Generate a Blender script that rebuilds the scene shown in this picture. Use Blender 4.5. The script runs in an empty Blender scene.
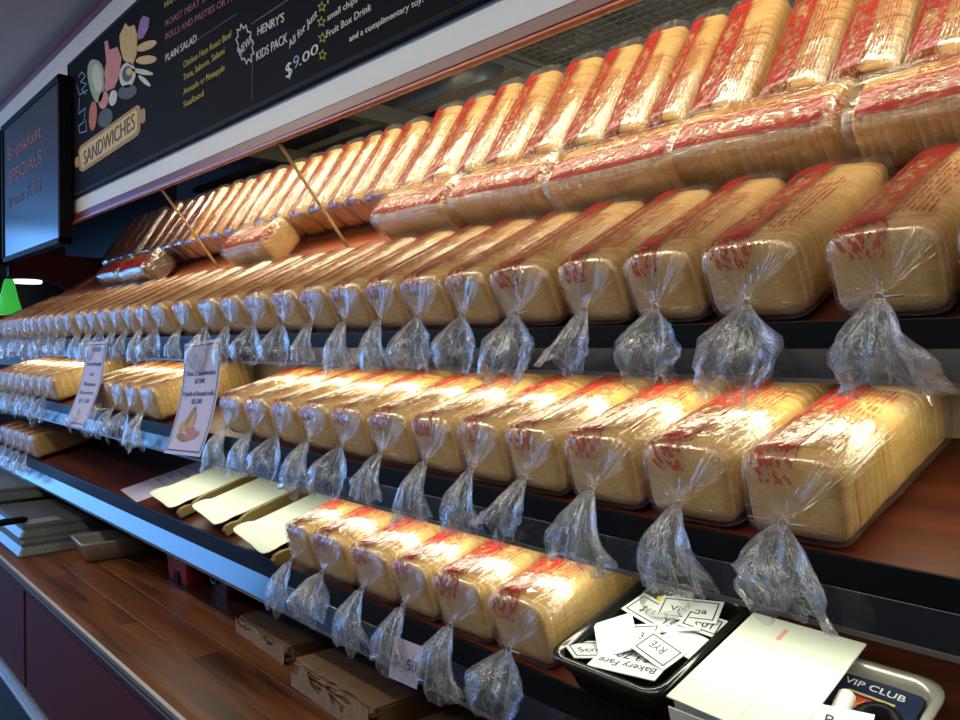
import bpy, math, random
from mathutils import Vector, Matrix, noise
random.seed(7)
R = math.radians
SC = bpy.context.scene
COL = SC.collection

# ------------------------------------------------------------------ camera
F = 800.0
PSI, PITCH = R(48.21), R(-1.0)
CAM = Vector((0, 0, 1.58))
cd = bpy.data.cameras.new('camera'); cam = bpy.data.objects.new('camera', cd); COL.objects.link(cam)
cd.sensor_width = 36; cd.lens = 36 * F / 960; cd.clip_start = 0.02; cd.clip_end = 60
cam.location = CAM; cam.rotation_euler = (R(90) + PITCH, 0, PSI)
SC.camera = cam

# ------------------------------------------------------------------ world, lights, exposure
SC.view_settings.view_transform = 'Standard'; SC.view_settings.look = 'None'
SC.view_settings.gamma = 1; SC.view_settings.use_curve_mapping = False
SC.view_settings.exposure = 0.0
try:
    SC.cycles.use_denoising = True
    SC.cycles.max_bounces = 8; SC.cycles.transparent_max_bounces = 24
    SC.cycles.caustics_reflective = False; SC.cycles.caustics_refractive = False
    SC.cycles.sample_clamp_indirect = 4
except Exception:
    pass
W = bpy.data.worlds.new('world'); SC.world = W; W.use_nodes = True
W.node_tree.nodes['Background'].inputs[0].default_value = (0.35, 0.55, 1, 1)
W.node_tree.nodes['Background'].inputs[1].default_value = 0.5

def area(name, loc, rot, sx, sy, power, color, spread=180):
    l = bpy.data.lights.new(name, 'AREA'); l.shape = 'RECTANGLE'; l.size = sx; l.size_y = sy
    l.energy = power; l.color = color; l.spread = R(spread)
    o = bpy.data.objects.new(name, l); COL.objects.link(o); o.location = loc; o.rotation_euler = rot
    return o
# strip lamps: under shelf one, under shelf two, behind the bulkhead edge
area('lamp_middle_shelf', (-1.9, 0.925, 1.553), (R(-6), 0, 0), 5.6, 0.02, 6.5, (1, 0.96, 0.62))
area('lamp_bottom_shelf', (-0.75, 0.865, 1.288), (R(-6), 0, 0), 3.3, 0.02, 3.2, (1, 1.0, 0.76))
area('lamp_bulkhead', (-1.15, 1.06, 2.42), (R(24), 0, 0), 4.2, 0.10, 18, (1, 0.89, 0.64))
area('track_lamp_light', (-1.5, -0.15, 2.77), (R(12), 0, 0), 4.6, 0.22, 36, (1, 0.93, 0.72))
# daylight through the shopfront window in the far left wall
area('window_daylight', (-8.9, -1.85, 1.68), (0, R(-90), 0), 2.1, 3.5, 130, (0.13, 0.41, 1.0))
# unseen fill points, added to lighten the ceiling
def point(name, loc, power, color, rad=0.12):
    l = bpy.data.lights.new(name, 'POINT'); l.energy = power; l.color = color; l.shadow_soft_size = rad
    o = bpy.data.objects.new(name, l); COL.objects.link(o); o.location = loc; return o
point('fill_globe_light', (-0.4, -1.0, 2.62), 13, (1, 0.95, 0.88))
point('fill_globe_light_far', (-4.6, -0.9, 2.62), 34, (1, 0.84, 0.68))
area('kitchen_fill', (-1.2, 2.3, 2.0), (R(180), 0, 0), 2.5, 0.4, 4, (0.95, 1, 0.9))  # upward fill without a fixture, added to light the kitchen ceiling dimly

# ------------------------------------------------------------------ ray helpers (pixel of the photograph -> real plane)
fw = Vector((-math.sin(PSI) * math.cos(PITCH), math.cos(PSI) * math.cos(PITCH), math.sin(PITCH)))
rt = Vector((math.cos(PSI), math.sin(PSI), 0)); upv = rt.cross(fw)
def ray(u, v): return fw + rt * ((u - 480) / F) - upv * ((v - 360) / F)
def atY(u, v, Y): r = ray(u, v); return CAM + r * (Y / r.y)
def onpl(u, v, p, n):
    r = ray(u, v); n = Vector(n); return CAM + r * ((Vector(p) - CAM).dot(n) / r.dot(n))

# ------------------------------------------------------------------ materials
def mat(name, c, rough=0.5, metal=0.0, var=0.12, scale=30, bump=0.0, spec=0.5, stretch=(1, 1, 1), coat=0.0, rand=0.0):
    m = bpy.data.materials.new(name); m.use_nodes = True; nt = m.node_tree; N, L = nt.nodes, nt.links
    b = N['Principled BSDF']
    tc = N.new('ShaderNodeTexCoord'); mp = N.new('ShaderNodeMapping'); nz = N.new('ShaderNodeTexNoise')
    mp.inputs['Scale'].default_value = stretch
    nz.inputs['Scale'].default_value = scale; nz.inputs['Detail'].default_value = 4
    L.new(tc.outputs['Object'], mp.inputs[0]); L.new(mp.outputs[0], nz.inputs['Vector'])
    mx = N.new('ShaderNodeMix'); mx.data_type = 'RGBA'
    mx.inputs[6].default_value = (*[x * (1 - var) for x in c], 1); mx.inputs[7].default_value = (*[min(1, x * (1 + var)) for x in c], 1)
    L.new(nz.outputs[0], mx.inputs[0])
    out = mx.outputs[2]
    if rand:
        oi = N.new('ShaderNodeObjectInfo'); hs = N.new('ShaderNodeHueSaturation'); mr = N.new('ShaderNodeMapRange')
        mr.inputs[3].default_value = 1 - rand; mr.inputs[4].default_value = 1 + rand
        L.new(oi.outputs['Random'], mr.inputs[0]); L.new(mr.outputs[0], hs.inputs['Value']); L.new(out, hs.inputs['Color']); out = hs.outputs[0]
    L.new(out, b.inputs['Base Color'])
    b.inputs['Roughness'].default_value = rough; b.inputs['Metallic'].default_value = metal
    b.inputs['Specular IOR Level'].default_value = spec; b.inputs['Coat Weight'].default_value = coat
    b.inputs['Coat Roughness'].default_value = 0.1
    if bump:
        bp = N.new('ShaderNodeBump'); bp.inputs['Strength'].default_value = bump; bp.inputs['Distance'].default_value = 0.002
        L.new(nz.outputs[0], bp.inputs['Height']); L.new(bp.outputs[0], b.inputs['Normal'])
    return m
def emit(name, c, s):
    m = bpy.data.materials.new(name); m.use_nodes = True; nt = m.node_tree
    b = nt.nodes['Principled BSDF']; b.inputs['Base Color'].default_value = (*c, 1)
    b.inputs['Emission Color'].default_value = (*c, 1); b.inputs['Emission Strength'].default_value = s
    return m

def wood(name, c1, c2, rough=0.3, along=0, coat=0.3, rand=0.0, spec=0.5):
    m = bpy.data.materials.new(name); m.use_nodes = True; nt = m.node_tree; N, L = nt.nodes, nt.links
    b = N['Principled BSDF']; tc = N.new('ShaderNodeTexCoord'); mp = N.new('ShaderNodeMapping')
    s = [26, 26, 26]; s[along] = 1.6; mp.inputs['Scale'].default_value = s
    oi = N.new('ShaderNodeObjectInfo'); va = N.new('ShaderNodeVectorMath'); va.operation = 'ADD'
    sc = N.new('ShaderNodeMath'); sc.operation = 'MULTIPLY'; sc.inputs[1].default_value = 40
    L.new(oi.outputs['Random'], sc.inputs[0])
    L.new(tc.outputs['Object'], mp.inputs[0]); L.new(mp.outputs[0], va.inputs[0]); L.new(sc.outputs[0], va.inputs[1])
    nz = N.new('ShaderNodeTexNoise'); nz.inputs['Scale'].default_value = 1; nz.inputs['Detail'].default_value = 6; nz.inputs['Distortion'].default_value = 0.6
    L.new(va.outputs[0], nz.inputs['Vector'])
    cr = N.new('ShaderNodeValToRGB'); cr.color_ramp.elements[0].position = 0.33; cr.color_ramp.elements[1].position = 0.68
    cr.color_ramp.elements[0].color = (*c1, 1); cr.color_ramp.elements[1].color = (*c2, 1)
    L.new(nz.outputs[0], cr.inputs[0]); out = cr.outputs[0]
    if rand:
        hs = N.new('ShaderNodeHueSaturation'); mr = N.new('ShaderNodeMapRange')
        mr.inputs[3].default_value = 1 - rand; mr.inputs[4].default_value = 1 + rand
        L.new(oi.outputs['Random'], mr.inputs[0]); L.new(mr.outputs[0], hs.inputs['Value']); L.new(out, hs.inputs['Color']); out = hs.outputs[0]
    L.new(out, b.inputs['Base Color'])
    b.inputs['Specular IOR Level'].default_value = spec; b.inputs['Roughness'].default_value = rough; b.inputs['Coat Weight'].default_value = coat; b.inputs['Coat Roughness'].default_value = 0.15
    return m

def bread_mat(name='bread', tone=1.0):
    m = bpy.data.materials.new(name); m.use_nodes = True; nt = m.node_tree; N, L = nt.nodes, nt.links
    b = N['Principled BSDF']; tc = N.new('ShaderNodeTexCoord'); oi = N.new('ShaderNodeObjectInfo')
    at = N.new('ShaderNodeAttribute'); at.attribute_name = 'crust'
    nz = N.new('ShaderNodeTexNoise'); nz.noise_dimensions = '4D'; nz.inputs['Scale'].default_value = 28; nz.inputs['Detail'].default_value = 5
    mu = N.new('ShaderNodeMath'); mu.operation = 'MULTIPLY'; mu.inputs[1].default_value = 30
    L.new(oi.outputs['Random'], mu.inputs[0]); L.new(mu.outputs[0], nz.inputs['W']); L.new(tc.outputs['Object'], nz.inputs['Vector'])
    ad = N.new('ShaderNodeMath'); ad.operation = 'MULTIPLY_ADD'; ad.inputs[1].default_value = 0.55
    L.new(nz.outputs[0], ad.inputs[0]); L.new(at.outputs['Fac'], ad.inputs[2])
    cr = N.new('ShaderNodeValToRGB'); e = cr.color_ramp.elements
    e[0].position = 0.15; e[0].color = (0.90, 0.75, 0.36, 1)
    e[1].position = 1.25 if False else 1.0; e[1].color = (0.56, 0.32, 0.07, 1)
    k = e.new(0.55); k.color = (0.82, 0.60, 0.18, 1)
    L.new(ad.outputs[0], cr.inputs[0])
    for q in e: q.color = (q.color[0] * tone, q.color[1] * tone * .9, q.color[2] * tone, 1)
    L.new(cr.outputs[0], b.inputs['Base Color']); b.inputs['Roughness'].default_value = 0.75
    fn = N.new('ShaderNodeTexNoise'); fn.inputs['Scale'].default_value = 260; fn.inputs['Detail'].default_value = 3
    L.new(tc.outputs['Object'], fn.inputs['Vector'])
    bp = N.new('ShaderNodeBump'); bp.inputs['Strength'].default_value = 0.35; bp.inputs['Distance'].default_value = 0.002
    L.new(fn.outputs[0], bp.inputs['Height']); L.new(bp.outputs[0], b.inputs['Normal'])
    return m

def film_mat(name, haze, gloss, cap=0.16, tint=(1.0, 1.0, 1.0), scale=(55, 14), rough=0.13, bump=0.7):
    return film_mat_(name, haze, gloss, cap, tint, scale, rough, bump)
def film_mat_(name, haze, gloss, cap, tint=(1.0, 1.0, 1.0), scale=(55, 14), rough=0.13, bump=0.7):
    """clear plastic film: see-through, faintly milky, with sharp creased highlights"""
    m = bpy.data.materials.new(name); m.use_nodes = True; nt = m.node_tree; N, L = nt.nodes, nt.links
    N.remove(N['Principled BSDF']); out = N['Material Output']
    uv = N.new('ShaderNodeUVMap'); mp = N.new('ShaderNodeMapping'); mp.inputs['Scale'].default_value = (scale[0], scale[1], 1)
    oi = N.new('ShaderNodeObjectInfo'); mu = N.new('ShaderNodeMath'); mu.operation = 'MULTIPLY'; mu.inputs[1].default_value = 50
    L.new(oi.outputs['Random'], mu.inputs[0]); L.new(uv.outputs[0], mp.inputs[0])
    n1 = N.new('ShaderNodeTexNoise'); n1.noise_dimensions = '4D'; n1.inputs['Scale'].default_value = 1; n1.inputs['Detail'].default_value = 5
    n1.inputs['Distortion'].default_value = 0.7
    L.new(mp.outputs[0], n1.inputs['Vector']); L.new(mu.outputs[0], n1.inputs['W'])
    a1 = N.new('ShaderNodeMath'); a1.operation = 'SUBTRACT'; a1.inputs[1].default_value = 0.5; L.new(n1.outputs[0], a1.inputs[0])
    a2 = N.new('ShaderNodeMath'); a2.operation = 'ABSOLUTE'; L.new(a1.outputs[0], a2.inputs[0])
    bp = N.new('ShaderNodeBump'); bp.inputs['Strength'].default_value = bump; bp.inputs['Distance'].default_value = 0.007
    L.new(a2.outputs[0], bp.inputs['Height'])
    crs = N.new('ShaderNodeMapRange'); crs.inputs[1].default_value = 0.0; crs.inputs[2].default_value = 0.03
    crs.inputs[3].default_value = 1.0; crs.inputs[4].default_value = 0.0; L.new(a2.outputs[0], crs.inputs[0])   # creases a little milkier
    gl = N.new('ShaderNodeBsdfGlossy'); gl.inputs['Roughness'].default_value = rough; L.new(bp.outputs[0], gl.inputs['Normal'])
    gl.inputs['Color'].default_value = (1, 1, 1, 1)
    df = N.new('ShaderNodeBsdfDiffuse'); df.inputs['Color'].default_value = (*tint, 1)
    tl = N.new('ShaderNodeBsdfTranslucent'); tl.inputs['Color'].default_value = (*tint, 1)
    md = N.new('ShaderNodeMixShader'); md.inputs[0].default_value = 0.45; L.new(df.outputs[0], md.inputs[1]); L.new(tl.outputs[0], md.inputs[2])
    tr = N.new('ShaderNodeBsdfTransparent')
    hz = N.new('ShaderNodeMath'); hz.operation = 'MULTIPLY_ADD'; hz.inputs[1].default_value = haze + 0.12; hz.inputs[2].default_value = haze
    L.new(crs.outputs[0], hz.inputs[0])
    m1 = N.new('ShaderNodeMixShader'); L.new(hz.outputs[0], m1.inputs[0]); L.new(tr.outputs[0], m1.inputs[1]); L.new(md.outputs[0], m1.inputs[2])
    fr = N.new('ShaderNodeFresnel'); fr.inputs[0].default_value = 1.5; L.new(bp.outputs[0], fr.inputs['Normal'])
    f2 = N.new('ShaderNodeMath'); f2.operation = 'MULTIPLY'; f2.inputs[1].default_value = gloss; f2.use_clamp = True; L.new(fr.outputs[0], f2.inputs[0])
    m2 = N.new('ShaderNodeMixShader'); f3 = N.new('ShaderNodeMath'); f3.operation = 'MINIMUM'; f3.inputs[1].default_value = cap; L.new(f2.outputs[0], f3.inputs[0]); L.new(f3.outputs[0], m2.inputs[0]); L.new(m1.outputs[0], m2.inputs[1]); L.new(gl.outputs[0], m2.inputs[2])
    L.new(m2.outputs[0], out.inputs[0])
    return m

def print_mat(name, c):
    """red ink on the film: block at the front, band with knocked-out glyphs, small rows of type beside it (uv: x 0..1 across, y metres)"""
    m = bpy.data.materials.new(name); m.use_nodes = True; nt = m.node_tree; N, L = nt.nodes, nt.links
    b = N['Principled BSDF']; out = N['Material Output']
    uv = N.new('ShaderNodeUVMap'); sp = N.new('ShaderNodeSeparateXYZ'); L.new(uv.outputs[0], sp.inputs[0])
    def math_(op, a, bb=None, cc=None):
        n = N.new('ShaderNodeMath'); n.operation = op; n.use_clamp = False
        for i, x in enumerate((a, bb, cc)):
            if x is None: continue
            if isinstance(x, (int, float)): n.inputs[i].default_value = x
            else: L.new(x, n.inputs[i])
        return n.outputs[0]
    X, Y = sp.outputs[0], sp.outputs[1]
    def rng(v, lo, hi): return math_('MULTIPLY', math_('GREATER_THAN', v, lo), math_('LESS_THAN', v, hi))
    oi = N.new('ShaderNodeObjectInfo')
    gx = N.new('ShaderNodeCombineXYZ'); L.new(math_('MULTIPLY', X, 8), gx.inputs[0]); L.new(math_('MULTIPLY', Y, 66), gx.inputs[1]); L.new(math_('MULTIPLY', oi.outputs['Random'], 20), gx.inputs[2])
    vo = N.new('ShaderNodeTexNoise'); vo.inputs['Scale'].default_value = 1.2; vo.inputs['Detail'].default_value = 2; L.new(gx.outputs[0], vo.inputs['Vector'])
    glyph = math_('GREATER_THAN', vo.outputs[0], 0.51)
    # band
    band = math_('MULTIPLY', rng(X, 0.03, 0.54), math_('GREATER_THAN', Y, 0.012))
    inner = rng(X, 0.14, 0.42)
    knocked = math_('MULTIPLY', inner, math_('MULTIPLY', glyph, rng(Y, 0.05, 0.24)))
    band = math_('MULTIPLY', band, math_('SUBTRACT', 1.0, math_('MULTIPLY', knocked, 0.92)))
    # front block
    blk = math_('MULTIPLY', rng(X, 0.03, 0.62), math_('LESS_THAN', Y, 0.014))
    fr = N.new('ShaderNodeTexNoise'); fr.inputs['Scale'].default_value = 2.0; fr.inputs['Detail'].default_value = 1; L.new(gx.outputs[0], fr.inputs['Vector'])
    blk = math_('MULTIPLY', blk, math_('ADD', math_('MULTIPLY', math_('GREATER_THAN', fr.outputs[0], 0.52), 0.8), 0.06))
    # small type
    row = math_('GREATER_THAN', math_('FRACT', math_('MULTIPLY', X, 16)), 0.5)
    dash = math_('GREATER_THAN', vo.outputs[0], 0.46)
    typ = math_('MULTIPLY', math_('MULTIPLY', rng(X, 0.58, 0.93), rng(Y, 0.03, 0.2)), math_('MULTIPLY', math_('MULTIPLY', row, dash), 0.85))
    al = math_('MAXIMUM', math_('MAXIMUM', band, blk), typ)
    sx = N.new('ShaderNodeTexNoise'); sx.inputs['Scale'].default_value = 55; L.new(uv.outputs[0], sx.inputs['Vector'])
    al = math_('MULTIPLY', al, math_('ADD', 0.48, math_('MULTIPLY', sx.outputs[0], 0.65)))
    b.inputs['Base Color'].default_value = (*c, 1); b.inputs['Roughness'].default_value = 0.22
    bn = N.new('ShaderNodeBump'); bn.inputs['Strength'].default_value = 0.5; bn.inputs['Distance'].default_value = 0.004
    L.new(vo.outputs[0], bn.inputs['Height']); L.new(bn.outputs[0], b.inputs['Normal'])
    tr = N.new('ShaderNodeBsdfTransparent'); mx = N.new('ShaderNodeMixShader'); cl = N.new('ShaderNodeClamp'); L.new(al, cl.inputs[0])
    L.new(cl.outputs[0], mx.inputs[0]); L.new(tr.outputs[0], mx.inputs[1]); L.new(b.outputs[0], mx.inputs[2]); L.new(mx.outputs[0], out.inputs[0])
    return m

M = dict(
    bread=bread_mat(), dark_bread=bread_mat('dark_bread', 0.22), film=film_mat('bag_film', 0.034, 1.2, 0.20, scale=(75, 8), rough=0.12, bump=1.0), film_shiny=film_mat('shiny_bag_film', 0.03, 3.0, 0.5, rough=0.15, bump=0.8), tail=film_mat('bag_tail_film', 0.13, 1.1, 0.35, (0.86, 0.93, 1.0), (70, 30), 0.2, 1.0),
    ink=print_mat('red_ink', (0.36, 0.016, 0.018)),
    tie=mat('white_tie', (0.38, 0.40, 0.43), 0.4),
    black=mat('black_plastic', (0.006, 0.007, 0.009), 0.4, var=0.3, spec=0.12),
    rail=mat('rail_plastic', (0.010, 0.011, 0.016), 0.14, var=0.2, scale=12, spec=0.75),
    railedge=mat('rail_flange', (0.12, 0.115, 0.11), 0.35, var=0.2),
    board=wood('shelf_board', (0.055, 0.012, 0.007), (0.115, 0.026, 0.012), 0.42, 0, 0.0, 0, 0.22),
    oboard=wood('orange_board', (0.40, 0.09, 0.03), (0.55, 0.15, 0.05), 0.4, 0),
    beige=mat('beige_riser', (0.62, 0.50, 0.33), 0.6),
    dark=mat('dark_panel', (0.012, 0.014, 0.022), 0.6),
    plank=wood('worktop_plank', (0.040, 0.013, 0.005), (0.20, 0.070, 0.018), 0.42, 0, 0.0, 0.08, 0.28),
    maroon=mat('maroon_laminate', (0.085, 0.011, 0.014), 0.65, var=0.15, scale=6, spec=0.25),
    maroontrim=mat('maroon_trim', (0.12, 0.012, 0.018), 0.3, var=0.2),
    edging=mat('grey_edging', (0.20, 0.21, 0.23), 0.5, var=0.1, spec=0.3), bead=mat('cream_bead', (0.50, 0.47, 0.40), 0.5), alu=mat('aluminium', (0.55, 0.56, 0.55), 0.35, 0.8),
    white=mat('fascia_white', (0.62, 0.66, 0.72), 0.45, var=0.05, scale=4),
    chalk=mat('chalkboard', (0.006, 0.008, 0.013), 0.6, var=0.4, scale=5, spec=0.03), gloss_chalk=mat('glossy_blackboard', (0.010, 0.012, 0.016), 0.22, var=0.3, scale=5, spec=1.0),
    chalkframe=mat('chalkboard_frame', (0.005, 0.005, 0.007), 0.6, spec=0.1),
    ceil=mat('ceiling_paint', (0.62, 0.59, 0.57), 0.8, var=0.05),
    wall=mat('wall_paint', (0.32, 0.30, 0.29), 0.8, var=0.08),
    darkwall=mat('dark_wall', (0.02, 0.02, 0.025), 0.8),
    floor=mat('floor_tile', (0.10, 0.11, 0.12), 0.4),
    bamboo=wood('bamboo', (0.55, 0.36, 0.14), (0.72, 0.52, 0.25), 0.5, 2, 0),
    paper=mat('paper', (0.56, 0.51, 0.68), 0.6, var=0.05, scale=12),
    card=mat('cream_card', (0.66, 0.71, 0.60), 0.6, var=0.04, scale=15),
    kraft=mat('kraft', (0.27, 0.19, 0.065), 0.75, var=0.2, scale=40),
    bagpaper=mat('brown_paper', (0.20, 0.115, 0.055), 0.8, var=0.25, scale=25, bump=0.4, rand=0.25),
    fray=mat('frayed_paper', (0.26, 0.18, 0.12), 0.9, var=0.3, scale=120),
    tub=mat('black_tub', (0.010, 0.012, 0.012), 0.18, var=0.3, spec=0.8),
    ticket=mat('white_ticket', (0.80, 0.83, 0.86), 0.4, var=0.03),
    ink_black=mat('black_ink', (0.01, 0.01, 0.012), 0.5),
    ink_purple=mat('purple_ink', (0.05, 0.03, 0.10), 0.5),
    ink_faint=mat('faint_ink', (0.30, 0.27, 0.40), 0.6), ink_red=mat('red_print', (0.5, 0.03, 0.04), 0.5),
    boxwhite=mat('white_card_box', (0.80, 0.84, 0.74), 0.5, var=0.03, scale=10),
    steel=mat('steel', (0.50, 0.49, 0.45), 0.3, 0.55, var=0.1, scale=20),
    greytray=mat('grey_metal_tray', (0.16, 0.17, 0.18), 0.38, 0.6, var=0.15, scale=15),
    navy=mat('navy_card', (0.015, 0.025, 0.07), 0.35),
    yellow=mat('yellow_plastic', (0.72, 0.75, 0.02), 0.35),
    white_pl=mat('white_plastic', (0.75, 0.8, 0.78), 0.35),
    red_pl=mat('red_plastic', (0.45, 0.012, 0.018), 0.35),
    orange=mat('orange_print', (0.75, 0.22, 0.03), 0.5),
    gold=mat('gold_print', (0.55, 0.40, 0.15), 0.5),
    pink=mat('pink_tape', (0.85, 0.42, 0.36), 0.6),
    chalk_white=mat('chalk_white', (0.62, 0.66, 0.70), 0.9, var=0.2, scale=90),
    chalk_yellow=mat('chalk_yellow', (0.42, 0.36, 0.07), 0.9, var=0.2, scale=90),
    chalk_green=mat('chalk_green', (0.38, 0.44, 0.10), 0.9, var=0.2, scale=90),
    chalk_pink=mat('chalk_pink', (0.30, 0.13, 0.15), 0.9, var=0.3, scale=90),
    chalk_blue=mat('chalk_blue', (0.22, 0.36, 0.60), 0.9, var=0.2, scale=90),
    chalk_faint=mat('chalk_faint', (0.10, 0.11, 0.13), 0.9, var=0.2, scale=90),
    p_green=mat('paint_green', (0.26, 0.36, 0.24), 0.8, var=0.35, scale=40), p_pink=mat('paint_pink', (0.50, 0.22, 0.22), 0.8, var=0.3, scale=40),
    p_cheese=mat('paint_cheese', (0.55, 0.40, 0.16), 0.8, var=0.3, scale=40), p_purple=mat('paint_purple', (0.25, 0.15, 0.38), 0.8, var=0.3, scale=40),
    p_cream=mat('paint_cream', (0.55, 0.38, 0.22), 0.8, var=0.3, scale=40), p_red=mat('paint_red', (0.42, 0.12, 0.09), 0.8, var=0.3, scale=40),
    p_white=mat('paint_white', (0.50, 0.52, 0.50), 0.8, var=0.3, scale=40), p_slate=mat('paint_slate', (0.05, 0.08, 0.10), 0.8, var=0.3, scale=40),
    p_brown=mat('paint_brown', (0.33, 0.23, 0.11), 0.8, var=0.3, scale=40),
    duct=mat('galvanised_duct', (0.42, 0.45, 0.45), 0.4, 0.5), bar=mat('ceiling_bar', (0.22, 0.20, 0.16), 0.6),
    tube=emit('tube_glow', (1, 0.97, 0.85), 4),
    green=emit('green_glass', (0.06, 0.62, 0.08), 0.6), yglass=emit('yellow_glass', (0.9, 0.7, 0.02), 0.9), disc=emit('lit_disc', (0.9, 0.95, 1), 1.6),
)

# ------------------------------------------------------------------ mesh helpers
class MB:
    def __init__(s): s.v = []; s.f = []; s.uv = {}
    def add(s, vs, fs):
        n = len(s.v); s.v += [Vector(p) for p in vs]; s.f += [tuple(i + n for i in f) for f in fs]; return n
    def box(s, x0, x1, y0, y1, z0, z1, mtx=None):
        vs = [(x, y, z) for z in (z0, z1) for y in (y0, y1) for x in (x0, x1)]
        if mtx: vs = [mtx @ Vector(p) for p in vs]
        s.add(vs, [(0, 2, 3, 1), (4, 5, 7, 6), (0, 1, 5, 4), (2, 6, 7, 3), (0, 4, 6, 2), (1, 3, 7, 5)])
    def prism(s, outline, axis, a, b):
        """outline: 2-D points; extruded along axis 0/1/2 from a to b"""
        def pt(p, t):
            q = list(p); q.insert(axis, t); return q
        n = len(outline); vs = [pt(p, a) for p in outline] + [pt(p, b) for p in outline]
        fs = [tuple(range(n - 1, -1, -1)), tuple(range(n, 2 * n))] + [(i, (i + 1) % n, n + (i + 1) % n, n + i) for i in range(n)]
        s.add(vs, fs)
    def tube(s, pts, r, n=8, caps=True):
        pts = [Vector(p) for p in pts]; rings = []; base = len(s.v)
        rr = r if isinstance(r, (list, tuple)) else [r] * len(pts)
        for i, p in enumerate(pts):
            d = (pts[min(i + 1, len(pts) - 1)] - pts[max(i - 1, 0)]).normalized()
            a = d.orthogonal().normalized() if i == 0 else (prev - d * prev.dot(d)).normalized()
            prev = a; b_ = d.cross(a)
            s.v += [p + (a * math.cos(2 * math.pi * k / n) + b_ * math.sin(2 * math.pi * k / n)) * rr[i] for k in range(n)]
        for i in range(len(pts) - 1):
            for k in range(n):
                s.f.append((base + i * n + k, base + i * n + (k + 1) % n, base + (i + 1) * n + (k + 1) % n, base + (i + 1) * n + k))
        if caps:
            s.f.append(tuple(base + k for k in range(n - 1, -1, -1))); s.f.append(tuple(base + (len(pts) - 1) * n + k for k in range(n)))
    def lathe(s, prof, n=24, c=(0, 0, 0), closed=False):
        base = len(s.v)
        for r, z in prof:
            s.v += [Vector((c[0] + r * math.cos(2 * math.pi * k / n), c[1] + r * math.sin(2 * math.pi * k / n), c[2] + z)) for k in range(n)]
        for i in range(len(prof) - 1):
            for k in range(n):
                s.f.append((base + i * n + k, base + i * n + (k + 1) % n, base + (i + 1) * n + (k + 1) % n, base + (i + 1) * n + k))
        s.f.append(tuple(base + k for k in range(n - 1, -1, -1))); s.f.append(tuple(base + (len(prof) - 1) * n + k for k in range(n)))
    def mesh(s, name, m, smooth=False):
        me = bpy.data.meshes.new(name); me.from_pydata([tuple(p) for p in s.v], [], s.f)
        me.materials.append(m)
        if smooth: me.polygons.foreach_set('use_smooth', [True] * len(me.polygons))
        me.update(); return me
def link(name, me, parent=None, loc=None, rot=None):
    o = bpy.data.objects.new(name, me); COL.objects.link(o); o.parent = parent
    if loc is not None: o.location = loc
    if rot is not None: o.rotation_euler = rot
    return o
def obj(name, mb, m, parent=None, smooth=False, bevel=0.0, loc=None, rot=None, seg=2):
    o = link(name, mb.mesh(name, m, smooth), parent, loc, rot)
    if bevel:
        b = o.modifiers.new('bevel', 'BEVEL'); b.width = bevel; b.segments = seg; b.limit_method = 'ANGLE'; b.angle_limit = R(35)
    return o
def box(name, b, m, parent=None, bevel=0.0, **k):
    mb = MB(); mb.box(*b); return obj(name, mb, m, parent, bevel=bevel, **k)
def empty(name, loc=(0, 0, 0), rot=(0, 0, 0)):
    o = bpy.data.objects.new(name, None); COL.objects.link(o); o.location = loc; o.rotation_euler = rot; o.empty_display_size = 0.05; return o
def tag(o, label=None, cat=None, group=None, kind=None):
    if label: o['label'] = label
    if cat: o['category'] = cat
    if group: o['group'] = group
    if kind: o['kind'] = kind
    return o
def struct(o): o['kind'] = 'structure'; return o

def text_mesh(s, ext=0.0006, shear=0.0):
    c = bpy.data.curves.new('lettering', 'FONT'); c.body = s; c.size = 1; c.shear = shear; c.resolution_u = 3
    t = bpy.data.objects.new('lettering', c); COL.objects.link(t)
    dg = bpy.context.evaluated_depsgraph_get(); dg.update()
    me = bpy.data.meshes.new_from_object(t.evaluated_get(dg)); bpy.data.objects.remove(t); bpy.data.curves.remove(c)
    return me
def lettering(s, m, parent, mtx, width=None, height=None, shear=0.0, name='lettering', ext=0.0008):
    """flat text in the local XY plane of mtx (parent space), left end of its baseline at the origin"""
    me = text_mesh(s, shear=shear)
    xs = [v.co.x for v in me.vertices]; ys = [v.co.y for v in me.vertices]
    x0, x1, y0, y1 = min(xs), max(xs), min(ys), max(ys)
    sx = width / (x1 - x0) if width else height / 0.72
    sy = height / 0.72 if height else sx
    # lightly extruded: copy of the faces with sides
    vs = [Vector(((v.co.x - x0) * sx, v.co.y * sy, 0)) for v in me.vertices]
    fs = [tuple(p.vertices) for p in me.polygons]; bpy.data.meshes.remove(me)
    mb = MB(); n = len(vs)
    edges = {}
    for f in fs:
        for i in range(len(f)):
            e = (f[i], f[(i + 1) % len(f)]); edges[e] = 1
    mb.add([mtx @ (v + Vector((0, 0, ext))) for v in vs], fs)
    mb.add([mtx @ v for v in vs], [])
    mb.f += [(a, a + n, b + n, b) for (a, b) in edges if (b, a) not in edges]
    return obj(name, mb, m, parent)

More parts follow.
